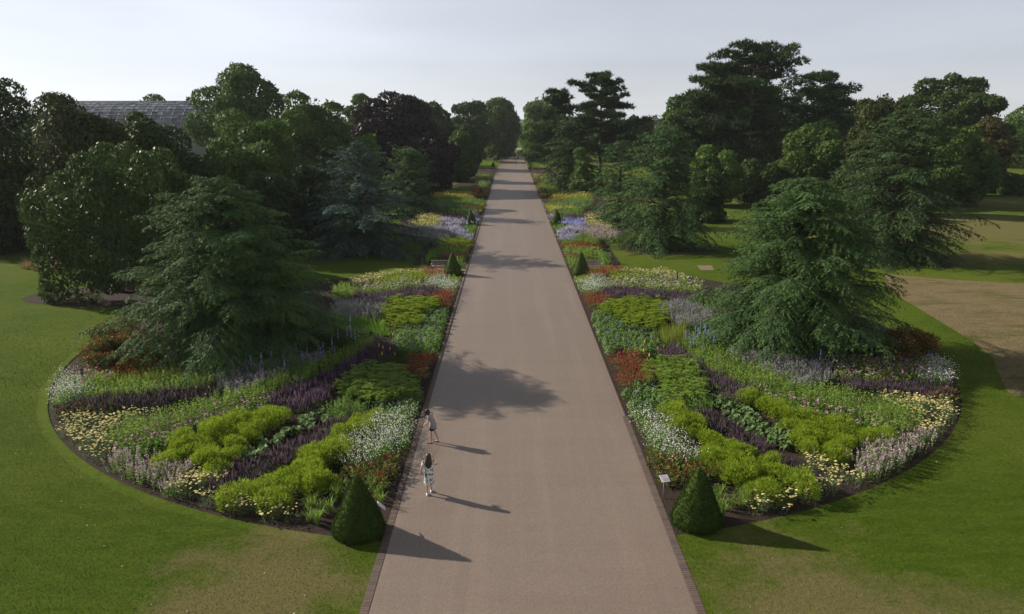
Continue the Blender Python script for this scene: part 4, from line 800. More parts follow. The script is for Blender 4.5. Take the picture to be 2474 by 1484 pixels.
 ('C', [(630,615),(720,570),(810,620),(740,640),(640,640)], 'green', 1.0, F_yel, None, 'yellow green shrubby drift by the copper beech skirt'),
 ('C', [(640,640),(740,625),(825,640),(820,690),(740,690)], 'geran', .9, F_blue, C_lav, 'grey blue drift at the walk edge past the third cone on the blue cedar side'),
 ('C', [(660,560),(690,525),(825,530),(820,575)], 'salvia', 1.0, F_mid, C_vio, 'bright purple mound by the far cones on the blue cedar side'),
 ('C', [(640,510),(700,480),(820,490),(840,525),(680,530)], 'green', 1.0, F_lime, None, 'far lime green strip above the bright purple mound on the blue cedar side'),
 ('C', [(650,470),(700,440),(830,440),(850,480),(700,480)], 'green', 1.0, F_fern, C_gold, 'last yellow green drift before the gravel circle on the blue cedar side'),
 # ---- long border facing the blue cedar
 ('B', [(350,440),(400,375),(510,380),(510,460),(370,460)], 'green', .6, F_green, None, 'leafy patch at the walk edge by the bench facing the blue cedar'),
 ('B', [(790,430),(800,350),(900,360),(945,430),(860,455)], 'persic', .8, F_blue, None, 'broad leaved shrub patch at the outer end of the bench facing the blue cedar'),
 ('B', [(310,360),(340,315),(520,310),(520,360),(420,375)], 'redfl', .6, F_red, C_rose, 'crimson flowers behind the bench facing the blue cedar'),
 ('B', [(310,310),(340,245),(600,240),(880,310),(870,355),(600,345),(540,310)], 'persic', .75, F_green, None, 'green leafy band between two red bands facing the blue cedar'),
 ('B', [(265,255),(300,185),(540,180),(790,215),(790,265),(500,250),(300,280)], 'redfl', .65, F_red, C_red, 'second red band facing the blue cedar, below the yellow green foliage'),
 ('B', [(430,185),(560,90),(680,80),(780,180),(780,215),(560,195)], 'fern', .8, F_fern, None, 'fresh green ferny foliage below the lavender haze facing the blue cedar'),
 ('B', [(230,180),(240,135),(400,110),(470,130),(430,185),(300,200)], 'green', .6, F_mid, None, 'green tufts at the walk edge below the lavender haze facing the blue cedar'),
 ('C', [(1390,1190),(1450,1160),(1560,1145),(1650,1170),(1550,1215),(1410,1215)], 'salvia', .8, F_grey, C_lav, 'pale lavender haze nearest the walk facing the blue cedar'),
 ('C', [(1400,1150),(1530,1075),(1700,1060),(1690,1120),(1600,1150),(1450,1165)], 'salvia', .9, F_grey, C_lav, 'lavender haze below the second topiary cone facing the blue cedar'),
 ('C', [(1480,1050),(1520,1010),(1700,1020),(1700,1060),(1540,1075)], 'salvia', .9, F_grey, C_blue, 'upper blue haze facing the blue cedar'),
 ('C', [(1370,1090),(1480,1060),(1530,1075),(1420,1140),(1380,1130)], 'green', .6, F_mid, None, 'green tufts round the foot of the second topiary cone facing the blue cedar'),
 ('C', [(1460,1000),(1500,970),(1660,965),(1690,1015),(1520,1025)], 'salvia', .9, F_mid, C_purp, 'dusky purple drift behind the blue haze facing the blue cedar'),
 ('C', [(1680,1015),(1750,970),(1900,960),(1965,1020),(1850,1060),(1700,1060)], 'yarrow', .9, F_yel, C_yar, 'golden yellow drift beside the tall drooping conifer'),
 ('C', [(1640,1130),(1700,1100),(1850,1080),(2020,1140),(1990,1200),(1740,1195)], 'spire', 1.0, F_mid, C_pink, 'pinkish grass drift beside the tall drooping conifer'),
 ('C', [(1720,1060),(1900,1050),(2010,1110),(1900,1100),(1760,1100)], 'yarrow', .9, F_mid, C_yar, 'yellow strip between the golden drift and pinkish grass facing the blue cedar'),
 ('C', [(1310,975),(1390,955),(1400,1010),(1370,1070),(1330,1040)], 'salvia', .7, F_grey, C_lav, 'lavender edging beside the second topiary cone facing the blue cedar'),
 ('C', [(1430,945),(1640,915),(1650,965),(1460,975)], 'green', .9, F_mid, None, 'upright green clumps in front of the second bench facing the blue cedar'),
 ('C', [(1290,925),(1330,895),(1540,890),(1640,915),(1540,915),(1340,945)], 'orange', .7, F_green, C_gold, 'orange gold daisies round the second bench facing the blue cedar'),
 ('C', [(1285,895),(1310,865),(1440,870),(1540,885),(1330,900)], 'green', .6, F_lime, None, 'lime green strip above the orange daisies facing the blue cedar'),
 ('C', [(1340,870),(1500,830),(1640,840),(1780,880),(1640,905),(1400,885)], 'geran', .8, F_blue, C_geran, 'blue green drift before the dark young conifer'),
 ('C', [(1350,815),(1420,795),(1500,800),(1490,830),(1370,835)], 'orange', .8, F_mid, C_oran, 'flame orange strip beside the third topiary cone facing the blue cedar'),
 ('C', [(1400,795),(1500,770),(1700,765),(1740,800),(1560,820),(1420,815)], 'orange', .9, F_mid, C_gold, 'orange and gold drift before the dark young conifer'),
 ('C', [(1480,835),(1560,800),(1740,800),(1780,850),(1640,850)], 'green', 1.0, F_green, None, 'fresh green strip below the gold drift before the dark young conifer'),
 ('C', [(1230,770),(1260,735),(1340,740),(1300,790),(1250,800)], 'orange', .9, F_red, C_oran, 'rusty drift beside the third topiary cone facing the blue cedar'),
 ('C', [(1350,770),(1420,745),(1600,740),(1580,775),(1420,790)], 'green', .9, F_mid, None, 'mid green strip above the gold drift facing the blue cedar'),
 ('C', [(1290,740),(1320,680),(1400,690),(1420,745),(1340,760)], 'green', 1.1, F_green, None, 'upright fresh green clump above the third topiary cone facing the blue cedar'),
 ('C', [(1190,700),(1210,675),(1310,670),(1310,700),(1220,715)], 'orange', .8, F_mid, C_oran, 'orange strip at the walk edge above the rusty drift facing the blue cedar'),
 ('C', [(1195,660),(1200,640),(1270,630),(1290,660)], 'yarrow', .9, F_yel, C_yar, 'pale cream strip at the walk edge near the spreading conifer'),
 ('C', [(1290,665),(1300,600),(1420,600),(1520,650),(1500,690),(1400,690)], 'green', 1.1, F_fern, None, 'green shrubby drift under the spreading conifer'),
 ('C', [(1180,620),(1200,585),(1300,580),(1300,620),(1220,635)], 'orange', 1.0, F_red, C_gold, 'gold and bronze drift past the orange strip near the spreading conifer'),
 ('C', [(1170,560),(1190,525),(1310,525),(1330,565),(1200,580)], 'salvia', 1.0, F_mid, C_vio, 'bright purple mound by the far cones near the spreading conifer'),
 ('C', [(1190,510),(1300,490),(1330,520),(1190,525)], 'green', 1.0, F_lime, None, 'far lime green strip above the bright purple mound near the spreading conifer'),
 ('C', [(1170,465),(1190,435),(1300,440),(1310,475),(1200,490)], 'green', 1.0, F_fern, C_gold, 'last yellow green drift before the gravel circle near the spreading conifer'),
]
for d in DR: drift(*d)

# ---- plants one can tell apart
def make_mound(g, r, h, nleaf, L, W, bump=7):
    """rounded bush: short upright leaves over lumpy dome"""
    A = Acc(); c = rdir(g, bump); c[:, 2] = np.abs(c[:, 2]); c = c * np.array((r * .55, r * .55, h * .45)) + np.array((0, 0, h * .32)); rr = g.uniform(.42, .6, bump)
    k = g.integers(0, bump, nleaf); u = rdir(g, nleaf); u[:, 2] = u[:, 2] * .6 + .35; u = nrm(u)
    P = c[k] + u * rr[k][:, None] * np.array((r, r, h)) * g.uniform(.8, 1.0, (nleaf, 1)); P[:, 2] = np.maximum(P[:, 2], .02)
    d = nrm(u + g.normal(0, .4, (nleaf, 3)) + np.array((0, 0, .5))); A.add(*tri(P, d, perp(g, d), L * g.uniform(.7, 1.3, nleaf), W)); return A, P, u
def things(P, protos_, label, cat, group, name, rs=(.85, 1.15)):
    for p in P:
        s = G_.uniform(*rs); pr = protos_[G_.integers(0, len(protos_))]; e = link(name, pr[0]); e.location = (p[0], p[1], .012); e.scale = (s, s, s * G_.uniform(.9, 1.1)); e.rotation_euler = (0, 0, G_.uniform(0, 6.28))
        tag(e, label, cat, group)
        for nm, me in pr[1:]:
            c_ = link(nm, me, e)
            if nm == 'flowers': c_['kind'] = 'stuff'
def pmesh(V, F, m, nm):
    o = mk(nm, V, F, m); me = o.data; bpy.data.objects.remove(o); return me
def area(frame, pts, z, sp):
    poly = np.array([ZG(frame, x, y, z) for x, y in pts]); P = scatter(G_, poly, sp); P = P[np.hypot(P[:, 0] - CCX, P[:, 1] - CCY) < CR - .4]; return P[(P[:, 0] < PX0 - .35) | (P[:, 0] > PX1 + .35)]
limes = [(pmesh(*make_mound(np.random.default_rng(i), .64, .70, 1700, .095, .03)[0].get(), F_lime, 'lime_mound'),) for i in range(5)]
things(area('L', [(760,950),(800,890),(980,795),(1200,700),(1400,625),(1560,600),(1630,680),(1500,750),(1350,840),(1310,900),(1300,975),(1150,1005),(1000,970),(780,985)], .35, .78), limes,
       'lime green rounded bush between the coneflowers and the hostas '+WB, 'bush', 'middle lime bushes beside the women', 'lime_bush')
things(area('L', [(1280,1190),(1320,1115),(1450,1045),(1600,965),(1720,880),(1850,825),(1900,735),(2050,650),(2190,665),(2100,745),(1980,825),(1930,900),(1930,980),(1830,1055),(1830,1125),(1680,1215),(1540,1235),(1400,1190)], .35, .78), limes,
       'lime green rounded bush in the front group '+WB, 'bush', 'front lime bushes beside the women', 'lime_bush')
things(area('R', [(880,660),(1000,665),(1150,715),(1272,755),(1500,835),(1660,865),(1500,975),(1330,975),(1180,945),(1170,885),(1100,825),(1060,765),(900,705)], .35, .78), limes,
       'lime green rounded bush below the coneflowers '+SB, 'bush', 'upper lime bushes near the sign', 'lime_bush')
things(area('R', [(400,750),(470,685),(510,725),(600,775),(660,855),(780,895),(870,955),(1000,1005),(1120,1065),(1220,1115),(1170,1165),(1050,1165),(900,1215),(850,1165),(740,1085),(650,965),(540,875),(480,805)], .35, .78), limes,
       'lime green rounded bush in the front group '+SB, 'bush', 'front lime bushes near the sign', 'lime_bush')
hel = []
for i in range(4):
    g = np.random.default_rng(40 + i); A, P, u = make_mound(g, .75, 1.15, 1100, .13, .05, 9); B = Acc(); j = g.choice(1100, 330, replace=False); q = P[j] + u[j] * .07 + np.array((0, 0, .05)); q = q[P[j][:, 2] > .35]
    disc(B, q, g.uniform(.03, .05, len(q)), .2, g, 5, .5); hel.append((pmesh(*A.get(), F_dark, 'rust_bush'), ('flowers', pmesh(*B.get(), C_oran, 'flowers'))))
things(area('L', [(340,370),(430,280),(470,190),(600,130),(650,140),(710,260),(780,370),(600,380),(400,395)], .5, .95), hel, 'rust orange flowering bush at the outer foot of the conifer beside the women', 'bush', 'rust orange bushes beside the women', 'rust_bush')
things(area('R', [(1630,330),(1700,290),(1850,310),(1895,400),(1800,430),(1660,415)], .5, .95), hel, 'dark orange flowering bush in the shade of the conifer near the sign', 'bush', 'dark orange bushes near the sign', 'rust_bush')
# hostas
def make_hosta(g):
    A = Acc()
    for i in range(26):
        a = g.uniform(0, 6.28); e = np.array((math.cos(a), math.sin(a), 0)); s = np.array((-e[1], e[0], 0)); l = g.uniform(.16, .30); z0 = g.uniform(.12, .34); w_ = l * .36
        p = [e * .03 + (0, 0, z0 * .6), e * l * .45 + s * w_ + (0, 0, z0 + .05), e * l * .5 + (0, 0, z0), e * l * .45 - s * w_ + (0, 0, z0 + .05), e * l + (0, 0, z0 - .08)]
        A.add(p, [(0, 1, 2), (0, 2, 3), (1, 4, 2), (2, 4, 3)])
    return A
hos = [(pmesh(*make_hosta(np.random.default_rng(60 + i)).get(), F_hosta, 'hosta'),) for i in range(4)]
things(area('L', [(1310,935),(1320,885),(1500,795),(1650,695),(1830,615),(1860,655),(1830,705),(1700,765),(1560,825),(1400,915)], .2, .52), hos, 'broad leaved hosta clump beside the purple sage '+WB, 'hosta', 'hostas beside the women', 'hosta', (.9, 1.3))
things(area('R', [(650,635),(720,625),(870,705),(1000,785),(1150,845),(1180,885),(1050,925),(950,885),(840,805),(720,715),(670,675)], .2, .52), hos, 'broad leaved hosta clump beside the dark sage '+SB, 'hosta', 'hostas near the sign', 'hosta', (.9, 1.3))
# strap-leaved clumps
def make_strap(g, h, n=34):
    A = Acc()
    for i in range(n):
        a = g.uniform(0, 6.28); e = np.array((math.cos(a), math.sin(a), 0)); s = np.array((-e[1], e[0], 0)) * .011; l = g.uniform(.12, .42); t = h * g.uniform(.7, 1.1); p0 = e * .04
        c = [p0, e * l * .35 + (0, 0, t * .6), e * l * .75 + (0, 0, t * .95), e * l * 1.25 + (0, 0, t * .75)]
        A.add([c[0] - s, c[0] + s, c[1] - s, c[1] + s, c[2] - s * .8, c[2] + s * .8, c[3]], [(0, 1, 3), (0, 3, 2), (2, 3, 5), (2, 5, 4), (4, 5, 6)])
    return A
strap = [(pmesh(*make_strap(np.random.default_rng(80 + i), .55).get(), F_green, 'day_lily'),) for i in range(4)]
things(area('L', [(1650,1215),(1830,1130),(1930,1070),(1990,1050),(1900,1210),(1850,1350),(1700,1360),(1640,1300)], .25, .55), strap, 'grassy day lily clump between the lime bushes and the topiary cone beside the women', 'day lily', 'day lilies beside the women', 'day_lily')
things(area('L', [(2080,1070),(2200,1105),(2230,1180),(2190,1210),(2110,1160)], .25, .5), strap, 'grassy day lily clump between the topiary cone and walk beside the women', 'day lily', 'walk edge day lilies beside the women', 'day_lily')
things(area('R', [(690,1120),(840,1160),(960,1240),(930,1310),(740,1290)], .25, .5), strap, 'grassy day lily clump beside the topiary cone near the lectern sign', 'day lily', 'day lilies near the sign', 'day_lily')
things(area('R', [(410,1130),(480,1140),(500,1190),(440,1200)], .25, .5), strap, 'small grassy clump in front of the lectern sign', 'day lily', 'grassy clumps at the sign', 'day_lily', (.6, .8))
# delphiniums and torch lilies at their own spots
def make_delph(g, h=1.25):
    A = Acc(); B = Acc(); t = np.linspace(.06, .55, 10); q = np.stack([np.zeros(10), np.zeros(10), h * t], 1); d = nrm(rdir(g, 10) * (1, 1, .2) + (0, 0, .2)); A.add(*dia(q, d, perp(g, d), .17, .13)); tube(A, [(0, 0, 0), (.01, 0, h)], [.012, .005], 3)
    n = 46; t = g.uniform(.52, 1, n); a = g.uniform(0, 6.28, n); r = .055 * (1.15 - t * .8); q = np.stack([np.cos(a) * r, np.sin(a) * r, h * t], 1); u = nrm(np.stack([np.cos(a), np.sin(a), np.full(n, .2)], 1)); d = perp(g, u); B.add(*dia(q - d * .03, d, nrm(np.cross(d, u)), .06, .055)); return A, B
dps = []
for i in range(3):
    A, B = make_delph(np.random.default_rng(90 + i)); dps.append((pmesh(*A.get(), F_mid, 'delphinium'), ('flower_spike', pmesh(*B.get(), C_blue, 'flower_spike'))))
def spots(frame, L_, z): return [ZG(frame, x, y, z) for x, y in L_]
things(spots('L', [(1265,345),(1375,335),(1440,330),(1500,305),(1570,310),(1580,355),(1620,270),(1650,245),(1680,285),(1690,300),(1785,235),(1815,245),(1770,285),(1800,275),(1870,225),(1885,255),(1345,300),(1720,270),(1960,150),(1985,165),(2010,170),(1900,80),(1905,150),(1980,100)], .95), dps, 'pale blue delphinium spike under the conifer '+WB, 'delphinium', 'delphiniums beside the women', 'delphinium', (.8, 1.1))
things(spots('R', [(535,305),(555,290),(575,310),(590,260),(600,310),(605,290),(615,270),(640,255),(645,275),(660,300),(672,250),(685,310),(690,335),(632,345),(560,330),(700,290),(715,270),(828,385),(1015,380),(1280,410),(735,290),(580,330)], .95), dps, 'blue delphinium spike under the conifer '+SB, 'delphinium', 'delphiniums near the sign', 'delphinium', (.8, 1.15))
def make_torch(g):
    A = make_strap(g, .5, 18); B = Acc(); P, D, L = stems(g, 1, .06, .95); A.add(*tri(P, D, perp(g, D), L, .02)); spindle(B, P + D * (L * .78)[:, None], D, L * .26, .05, g); return A, B
tps = []
for i in range(2):
    A, B = make_torch(np.random.default_rng(97 + i)); tps.append((pmesh(*A.get(), F_mid, 'torch_lily'), ('flower_spike', pmesh(*B.get(), C_torch, 'flower_spike'))))
things(spots('L', [(2165,265),(2190,262),(2240,250),(2255,280),(2158,305)], .85), tps, 'yellow torch lily '+WB, 'torch lily', 'torch lilies beside the women', 'torch_lily')
things(spots('R', [(325,352),(395,372),(405,360),(310,405),(330,430),(346,425)], .85), tps, 'yellow torch lily '+SB, 'torch lily', 'torch lilies near the sign', 'torch_lily')
# ---------------------------------------------------------------- topiary cones
def make_cone(g, r, h, n):
    A = Acc()
    def prof(t): return r * np.minimum(1.0, .84 + t * 1.5) * (1 - t) ** .93 * (1 + .08 * t) + .012
    ks = 20; zs = np.linspace(0, 1, 9); V = [(.93 * prof(t) * math.cos(6.2832 * k / ks), .93 * prof(t) * math.sin(6.2832 * k / ks), h * t * .985) for t in zs for k in range(ks)]
    F = []
    for i in range(8):
        for k in range(ks):
            a = i * ks + k; b = i * ks + (k + 1) % ks; F += [(a, b, b + ks), (a, b + ks, a + ks)]
    A.add(V, F); t = 1 - np.sqrt(g.uniform(0, 1, n)) ; a = g.uniform(0, 6.2832, n); rr = prof(t) * (1 + .02 * np.sin(7 * a + 9 * t) + .018 * np.sin(13 * a - 21 * t)) * g.uniform(.93, 1.0, n); P = np.stack([np.cos(a) * rr, np.sin(a) * rr, h * t + .01], 1)
    u = nrm(np.stack([np.cos(a), np.sin(a), np.full(n, r / h)], 1)); d = nrm(u + g.normal(0, .65, (n, 3)) + (0, 0, .25)); A.add(*tri(P, d, perp(g, d), .06 * g.uniform(.6, 1.4, n), .030)); return A
M_cone = leafm('clipped yew', (.028, .058, .010), (.072, .112, .022), .18, .6)
g = np.random.default_rng(4); cm_near = pmesh(*make_cone(g, .97, 2.17, 11000).get(), M_cone, 'foliage'); cm_far = pmesh(*make_cone(g, .97, 2.17, 4500).get(), M_cone, 'foliage')
A = Acc(); tube(A, [(0, 0, 0), (0, 0, .5)], [.07, .06], 7); stem_me = pmesh(*A.get(), M_bark, 'stem')
def topiary(x, y, label, me, s=1.0, sz=1.0):
    p = G(x, y); e = empty('topiary_cone', (p[0], p[1], .01), G_.uniform(0, 6)); e.scale = (s, s, sz); tag(e, label, 'topiary', 'clipped yew cones along the walk'); link('foliage', me, e); link('stem', stem_me, e)
topiary(867, 1288, 'clipped yew cone at the near tip of the bed beside the women', cm_near)
topiary(1681, 1266, 'clipped yew cone at the near tip of the bed with the lectern sign', cm_near, 1.0, 1.0)
for i, (xl, xr, y, s, nm) in enumerate(((1093, 1402, 664, 1.0, 'by the first bench'), (1137, 1344, 543, .96, 'by the lavender haze'), (1161.5, 1316, 478, .85, 'among the orange drifts'), (1190.5, 1281, 409, 1.0, 'by the bright purple mound'), (1195.5, 1276, 393, 1.0, 'at the last yellow green drift'), (1201, 1270, 386, 1.05, 'where the walk meets the gravel circle'))):
    topiary(xl, y, 'clipped yew cone %s on the blue cedar side' % nm, cm_far, s * .97, s); topiary(xr, y, 'clipped yew cone %s facing the blue cedar' % nm, cm_far, s * .97, s)

# ---------------------------------------------------------------- benches
M_teak = plainm('weathered teak', (.36, .33, .29), .8, (.27, .24, .20), 5, .002)
def bench(x, y, label, L=1.9, rz=0.0):
    e = empty('garden_bench', (x, y, .012), rz); tag(e, label, 'bench'); h = L / 2
    for i in range(5): box('seat_slat', -h + .05, h - .05, -.20 + i * .095, -.115 + i * .095, .42, .445, M_teak, e)
    b = box('top_rail', -h + .05, h - .05, .27, .315, .86, .93, M_teak, e); box('back_rail', -h + .05, h - .05, .272, .312, .50, .55, M_teak, e)
    n = 17
    for i in range(n):
        xx = -h + .12 + (L - .24) * i / (n - 1); box('back_slat', xx - .022, xx + .022, .285, .302, .551, .859, M_teak, e)
    for s in (-1, 1):
        xx = s * (h - .035); box('leg', xx - .035, xx + .035, -.24, -.17, 0, .60, M_teak, e); box('leg', xx - .035, xx + .035, .255, .325, 0, .93, M_teak, e)
        box('armrest', xx - .045, xx + .045, -.29, .253, .603, .64, M_teak, e); box('side_rail', xx - .025, xx + .025, -.168, .253, .36, .418, M_teak, e)
    box('front_rail', -h + .072, h - .072, -.225, -.203, .345, .415, M_teak, e)
p = G(1066, 646); bench(p[0] + .15, 70.6, 'weathered slatted bench in the paved recess under the blue cedar')
p = G(1428, 646); bench(p[0] - .1, 70.6, 'weathered slatted bench in the paved recess facing the blue cedar')
p = G(1136, 515); bench(p[0], 114.6, 'farther weathered bench among the orange daisies on the blue cedar side', 2.2)
p = G(1352, 515); bench(p[0], 114.6, 'farther weathered bench among the orange daisies facing the blue cedar', 2.2)

# ---------------------------------------------------------------- signs and marker posts
M_dkwood = plainm('dark stained wood', (.030, .024, .020), .7); M_plate = plainm('white sign plate', (.80, .79, .78), .4, (.76, .75, .75), 3); M_print = plainm('pink print', (.72, .42, .50), .5, (.60, .45, .55), 20)
M_print2 = plainm('grey print', (.45, .45, .50), .5, (.6, .6, .6), 30); M_steel = plainm('sign post metal', (.12, .12, .12), .5, metal=.3)
def lectern(x, y, z, rz, label, tilt=.75):
    p = G(x, y, z); e = empty('lectern_sign', (p[0], p[1], .012), rz); tag(e, label, 'sign')
    A = Acc(); tube(A, [(0, .04, 0), (0, .04, z - .02)], [.022, .022], 8); mk('post', *A.get(), M_steel, e)
    o = box('sign_plate', -.165, .165, -.155, .155, -.008, .008, M_plate, e, .003); o.location = (0, 0, z); o.rotation_euler = (tilt, 0, 0)
    for (x0, x1, y0, y1, m) in ((-.08, .13, -.11, .02, M_print), (-.13, .08, .075, .11, M_print2)):
        q = box('print', x0, x1, y0, y1, .0085, .010, m, o)
lectern(1605, 1157, .80, .30, 'white tilted lectern sign at the walk edge beside the topiary cone', .5)
lectern(921, 1222, .80, 1.9, 'white tilted lectern sign half hidden behind the topiary cone beside the women')
lectern(1458 - 27, 664, .8, 1.2, 'white lectern sign in front of the first topiary cone facing the blue cedar')
def post(frame, x, y, h, label):
    p = ZG(frame, x, y, h); e = empty('marker_post', (p[0], p[1], .012), G_.uniform(-.2, .2)); tag(e, label, 'post')
    V = [(-.05, -.05, 0), (.05, -.05, 0), (.05, .05, 0), (-.05, .05, 0), (-.05, -.05, h - .06), (.05, -.05, h - .06), (.05, .05, h), (-.05, .05, h)]
    mk('stake', V, [(0, 3, 2, 1), (4, 5, 6, 7), (0, 1, 5, 4), (1, 2, 6, 5), (2, 3, 7, 6), (3, 0, 4, 7)], M_dkwood, e); box('label_plate', -.04, .04, -.062, -.052, h - .22, h - .12, M_steel, e)
post('L', 1030, 708, 1.05, 'dark marker post among the pink coneflowers in the bed beside the women')
post('L', 340, 368, 1.0, 'dark marker post by the rust orange bushes')
post('L', 1825, 120, 1.3, 'dark marker post under the conifer by the delphiniums beside the women')
post('A', 232, 640, 1.2, 'dark marker post at the back rim yellow heads beside the sunlit lawn')
post('R', 1062, 385, 1.15, 'dark marker post in the mauve spires below the conifer near the sign')
post('R', 1420, 708, 1.15, 'dark marker post below the coneflowers in the bed with the lectern sign')
post('B', 1803, 535, 1.25, 'dark marker post in the yellow heads by the sandy rectangle')
post('B', 2135, 808, 1.3, 'dark marker post at the end of the hazy purple sage')
post('C', 1724, 745, 1.4, 'dark marker post at the end of the far gold drift')

# ---------------------------------------------------------------- glasshouse
M_glass = plainm('greenhouse glass', (.16, .17, .19), .18, (.11, .12, .14), .6, spec=.8); M_white = plainm('white iron', (.42, .43, .45), .5)
gh = empty('glasshouse', (-77.5, 172, 0)); tag(gh, 'big silver grey glasshouse with a curved glass roof behind the trees', 'building')
GW, GZ, GR, GL = 10.5, 9.0, 8.9, 39.0           # half width, springing height, rise, length
NR, NC = 15, 35
def gpt(i, j, off=0.0):
    a = math.pi * i / (2 * NR); return np.array((-GL / 2 + GL * j / NC, -(GW + off) * math.cos(a), GZ + (GR + off) * math.sin(a)))
gg = np.random.default_rng(8); rest = Acc(); cnt = 0; pane_m = [plainm('glass pane %d' % k, c, r_, [v * .8 for v in c], 1.5, spec=.9) for k, (c, r_) in enumerate((((.13, .14, .155), .25), ((.19, .20, .215), .35), ((.09, .10, .115), .2), ((.27, .28, .30), .3)))]
for i in range(NR):
    for j in range(NC):
        q = [gpt(i, j) * 1.0, gpt(i, j + 1), gpt(i + 1, j + 1), gpt(i + 1, j)]; n_ = np.cross(q[1] - q[0], q[3] - q[0]); n_ /= np.linalg.norm(n_); c = sum(q) / 4; q = [c + (v - c) * .94 + n_ * gg.uniform(-.05, .05) for v in q]
        q2 = [v - n_ * .02 for v in q]; X = c[0] - 77.5
        if 3 <= i and -94 < X < -66 and cnt < 300:
            V = q + q2; mk('pane', V, [(0, 1, 2, 3), (7, 6, 5, 4), (0, 4, 5, 1), (1, 5, 6, 2), (2, 6, 7, 3), (3, 7, 4, 0)], pane_m[gg.integers(0, 4)], gh); cnt += 1
        else: rest.add(q, [(0, 1, 2), (0, 2, 3)])
        r2 = [v * np.array((1, -1, 1)) for v in q]; rest.add(r2, [(0, 2, 1), (0, 3, 2)])
tag(mk('glazing', *rest.get(), M_glass, gh), kind='stuff')
for j in range(0, NC + 1, 2):
    A = Acc(); tube(A, [gpt(i, j, .04) for i in range(NR + 1)] + [gpt(i, j, .04) * np.array((1, -1, 1)) for i in range(NR - 1, -1, -1)], [.08] * (2 * NR + 1), 4); mk('rib', *A.get(), M_white, gh)
for i in range(0, NR + 1):
    A = Acc(); tube(A, [gpt(i, 0, .09), gpt(i, NC, .09)], [.055, .055], 4); mk('glazing_bar', *A.get(), M_white, gh)
V, F = box_vf(-GL / 2, GL / 2, -GW, GW, 0, GZ - .05); mk('wall', V, F, M_glass, gh)
for sx in (-1, 1):
    x = sx * GL / 2; V = [(x, 0, GZ)] + [(x, gpt(i, 0)[1], gpt(i, 0)[2]) for i in range(NR + 1)] + [(x, -gpt(i, 0)[1], gpt(i, 0)[2]) for i in range(NR - 1, -1, -1)]; mk('gable', V, [(0, k, k + 1) for k in range(1, len(V) - 1)], M_glass, gh)
# ---------------------------------------------------------------- far brick tower
bt = empty('brick_tower', (Xd(1234, 700, 20), 700, 0)); tag(bt, 'distant brick tower with a pale green roof above the far trees', 'building')
M_tb = plainm('far brick', (.16, .10, .085), .9); M_tr = plainm('copper green roof', (.35, .42, .40), .6); M_tw = plainm('tower window', (.04, .045, .05), .3)
mk('wall', *box_vf(-3.0, 3.0, -3, 3, 0, 28), M_tb, bt); mk('roof', [(-3.7, -3.7, 28), (3.7, -3.7, 28), (3.7, 3.7, 28), (-3.7, 3.7, 28), (0, 0, 29.8)], [(0, 3, 2, 1), (0, 1, 4), (1, 2, 4), (2, 3, 4), (3, 0, 4)], M_tr, bt)
for i in range(2): box('window', -1.9 + i * 2.4, -.5 + i * 2.4, -3.05, -2.98, 24.2, 26.8, M_tw, bt)

# ---------------------------------------------------------------- people
def skin_mesh(nodes, edges, mat_, name):
    me = bpy.data.meshes.new(name); me.from_pydata([n[0] for n in nodes], edges, []); o = bpy.data.objects.new(name, me); COL.objects.link(o)
    o.modifiers.new('skin', 'SKIN'); sv = me.skin_vertices[0].data
    for i, n in enumerate(nodes): r = n[1]; sv[i].radius = (r, r) if not isinstance(r, tuple) else r
    sv[0].use_root = True; sm = o.modifiers.new('sub', 'SUBSURF'); sm.levels = 2; sm.render_levels = 2
    dg = bpy.context.evaluated_depsgraph_get(); r = bpy.data.meshes.new_from_object(o.evaluated_get(dg)); bpy.data.objects.remove(o); bpy.data.meshes.remove(me)
    r.name = name; r.materials.clear(); r.materials.append(mat_)
    for p_ in r.polygons: p_.use_smooth = True
    return r
def loft(rings, k=18, caps=True):
    """rings: (cx, cy, cz, rx, ry, tilt)"""
    V = []; F = []
    for (cx, cy, cz, rx, ry, tl) in rings:
        for i in range(k):
            a = 6.2832 * i / k; x = rx * math.cos(a); y = ry * math.sin(a); V.append((cx + x, cy + y * math.cos(tl), cz + y * math.sin(tl)))
    n = len(rings)
    for j in range(n - 1):
        for i in range(k): F.append((j * k + i, j * k + (i + 1) % k, (j + 1) * k + (i + 1) % k, (j + 1) * k + i))
    if caps: F.append(tuple(range((n - 1) * k, n * k))); F.append(tuple(reversed(range(k))))
    return V, F
def hand(N, E, wi, w_, d, side):
    """palm and five fingers from the wrist along d; side is the thumb's direction"""
    w_ = np.array(w_); d = np.array(d) / np.linalg.norm(d); s = np.array(side, float); s -= d * s.dot(d); s /= np.linalg.norm(s); u = np.cross(d, s)
    N.append((tuple(w_ + d * .05), (.032, .018))); p = len(N) - 1; E.append((wi, p))
    for k, (off, ln) in enumerate(((-.028, .06), (-.010, .075), (.010, .08), (.026, .07))):
        b = w_ + d * .075 + s * off; N.append((tuple(b), .0095)); i0 = len(N) - 1; E.append((p, i0))
        N.append((tuple(b + d * ln * .5 + u * .008), .0085)); E.append((i0, i0 + 1)); N.append((tuple(b + d * ln * .95 + u * .026), .0075)); E.append((i0 + 1, i0 + 2))
    b = w_ + d * .03 + s * .03; N.append((tuple(b), .011)); i0 = len(N) - 1; E.append((p, i0)); N.append((tuple(b + d * .03 + s * .022), .010)); E.append((i0, i0 + 1)); N.append((tuple(b + d * .055 + s * .025), .0085)); E.append((i0 + 1, i0 + 2))
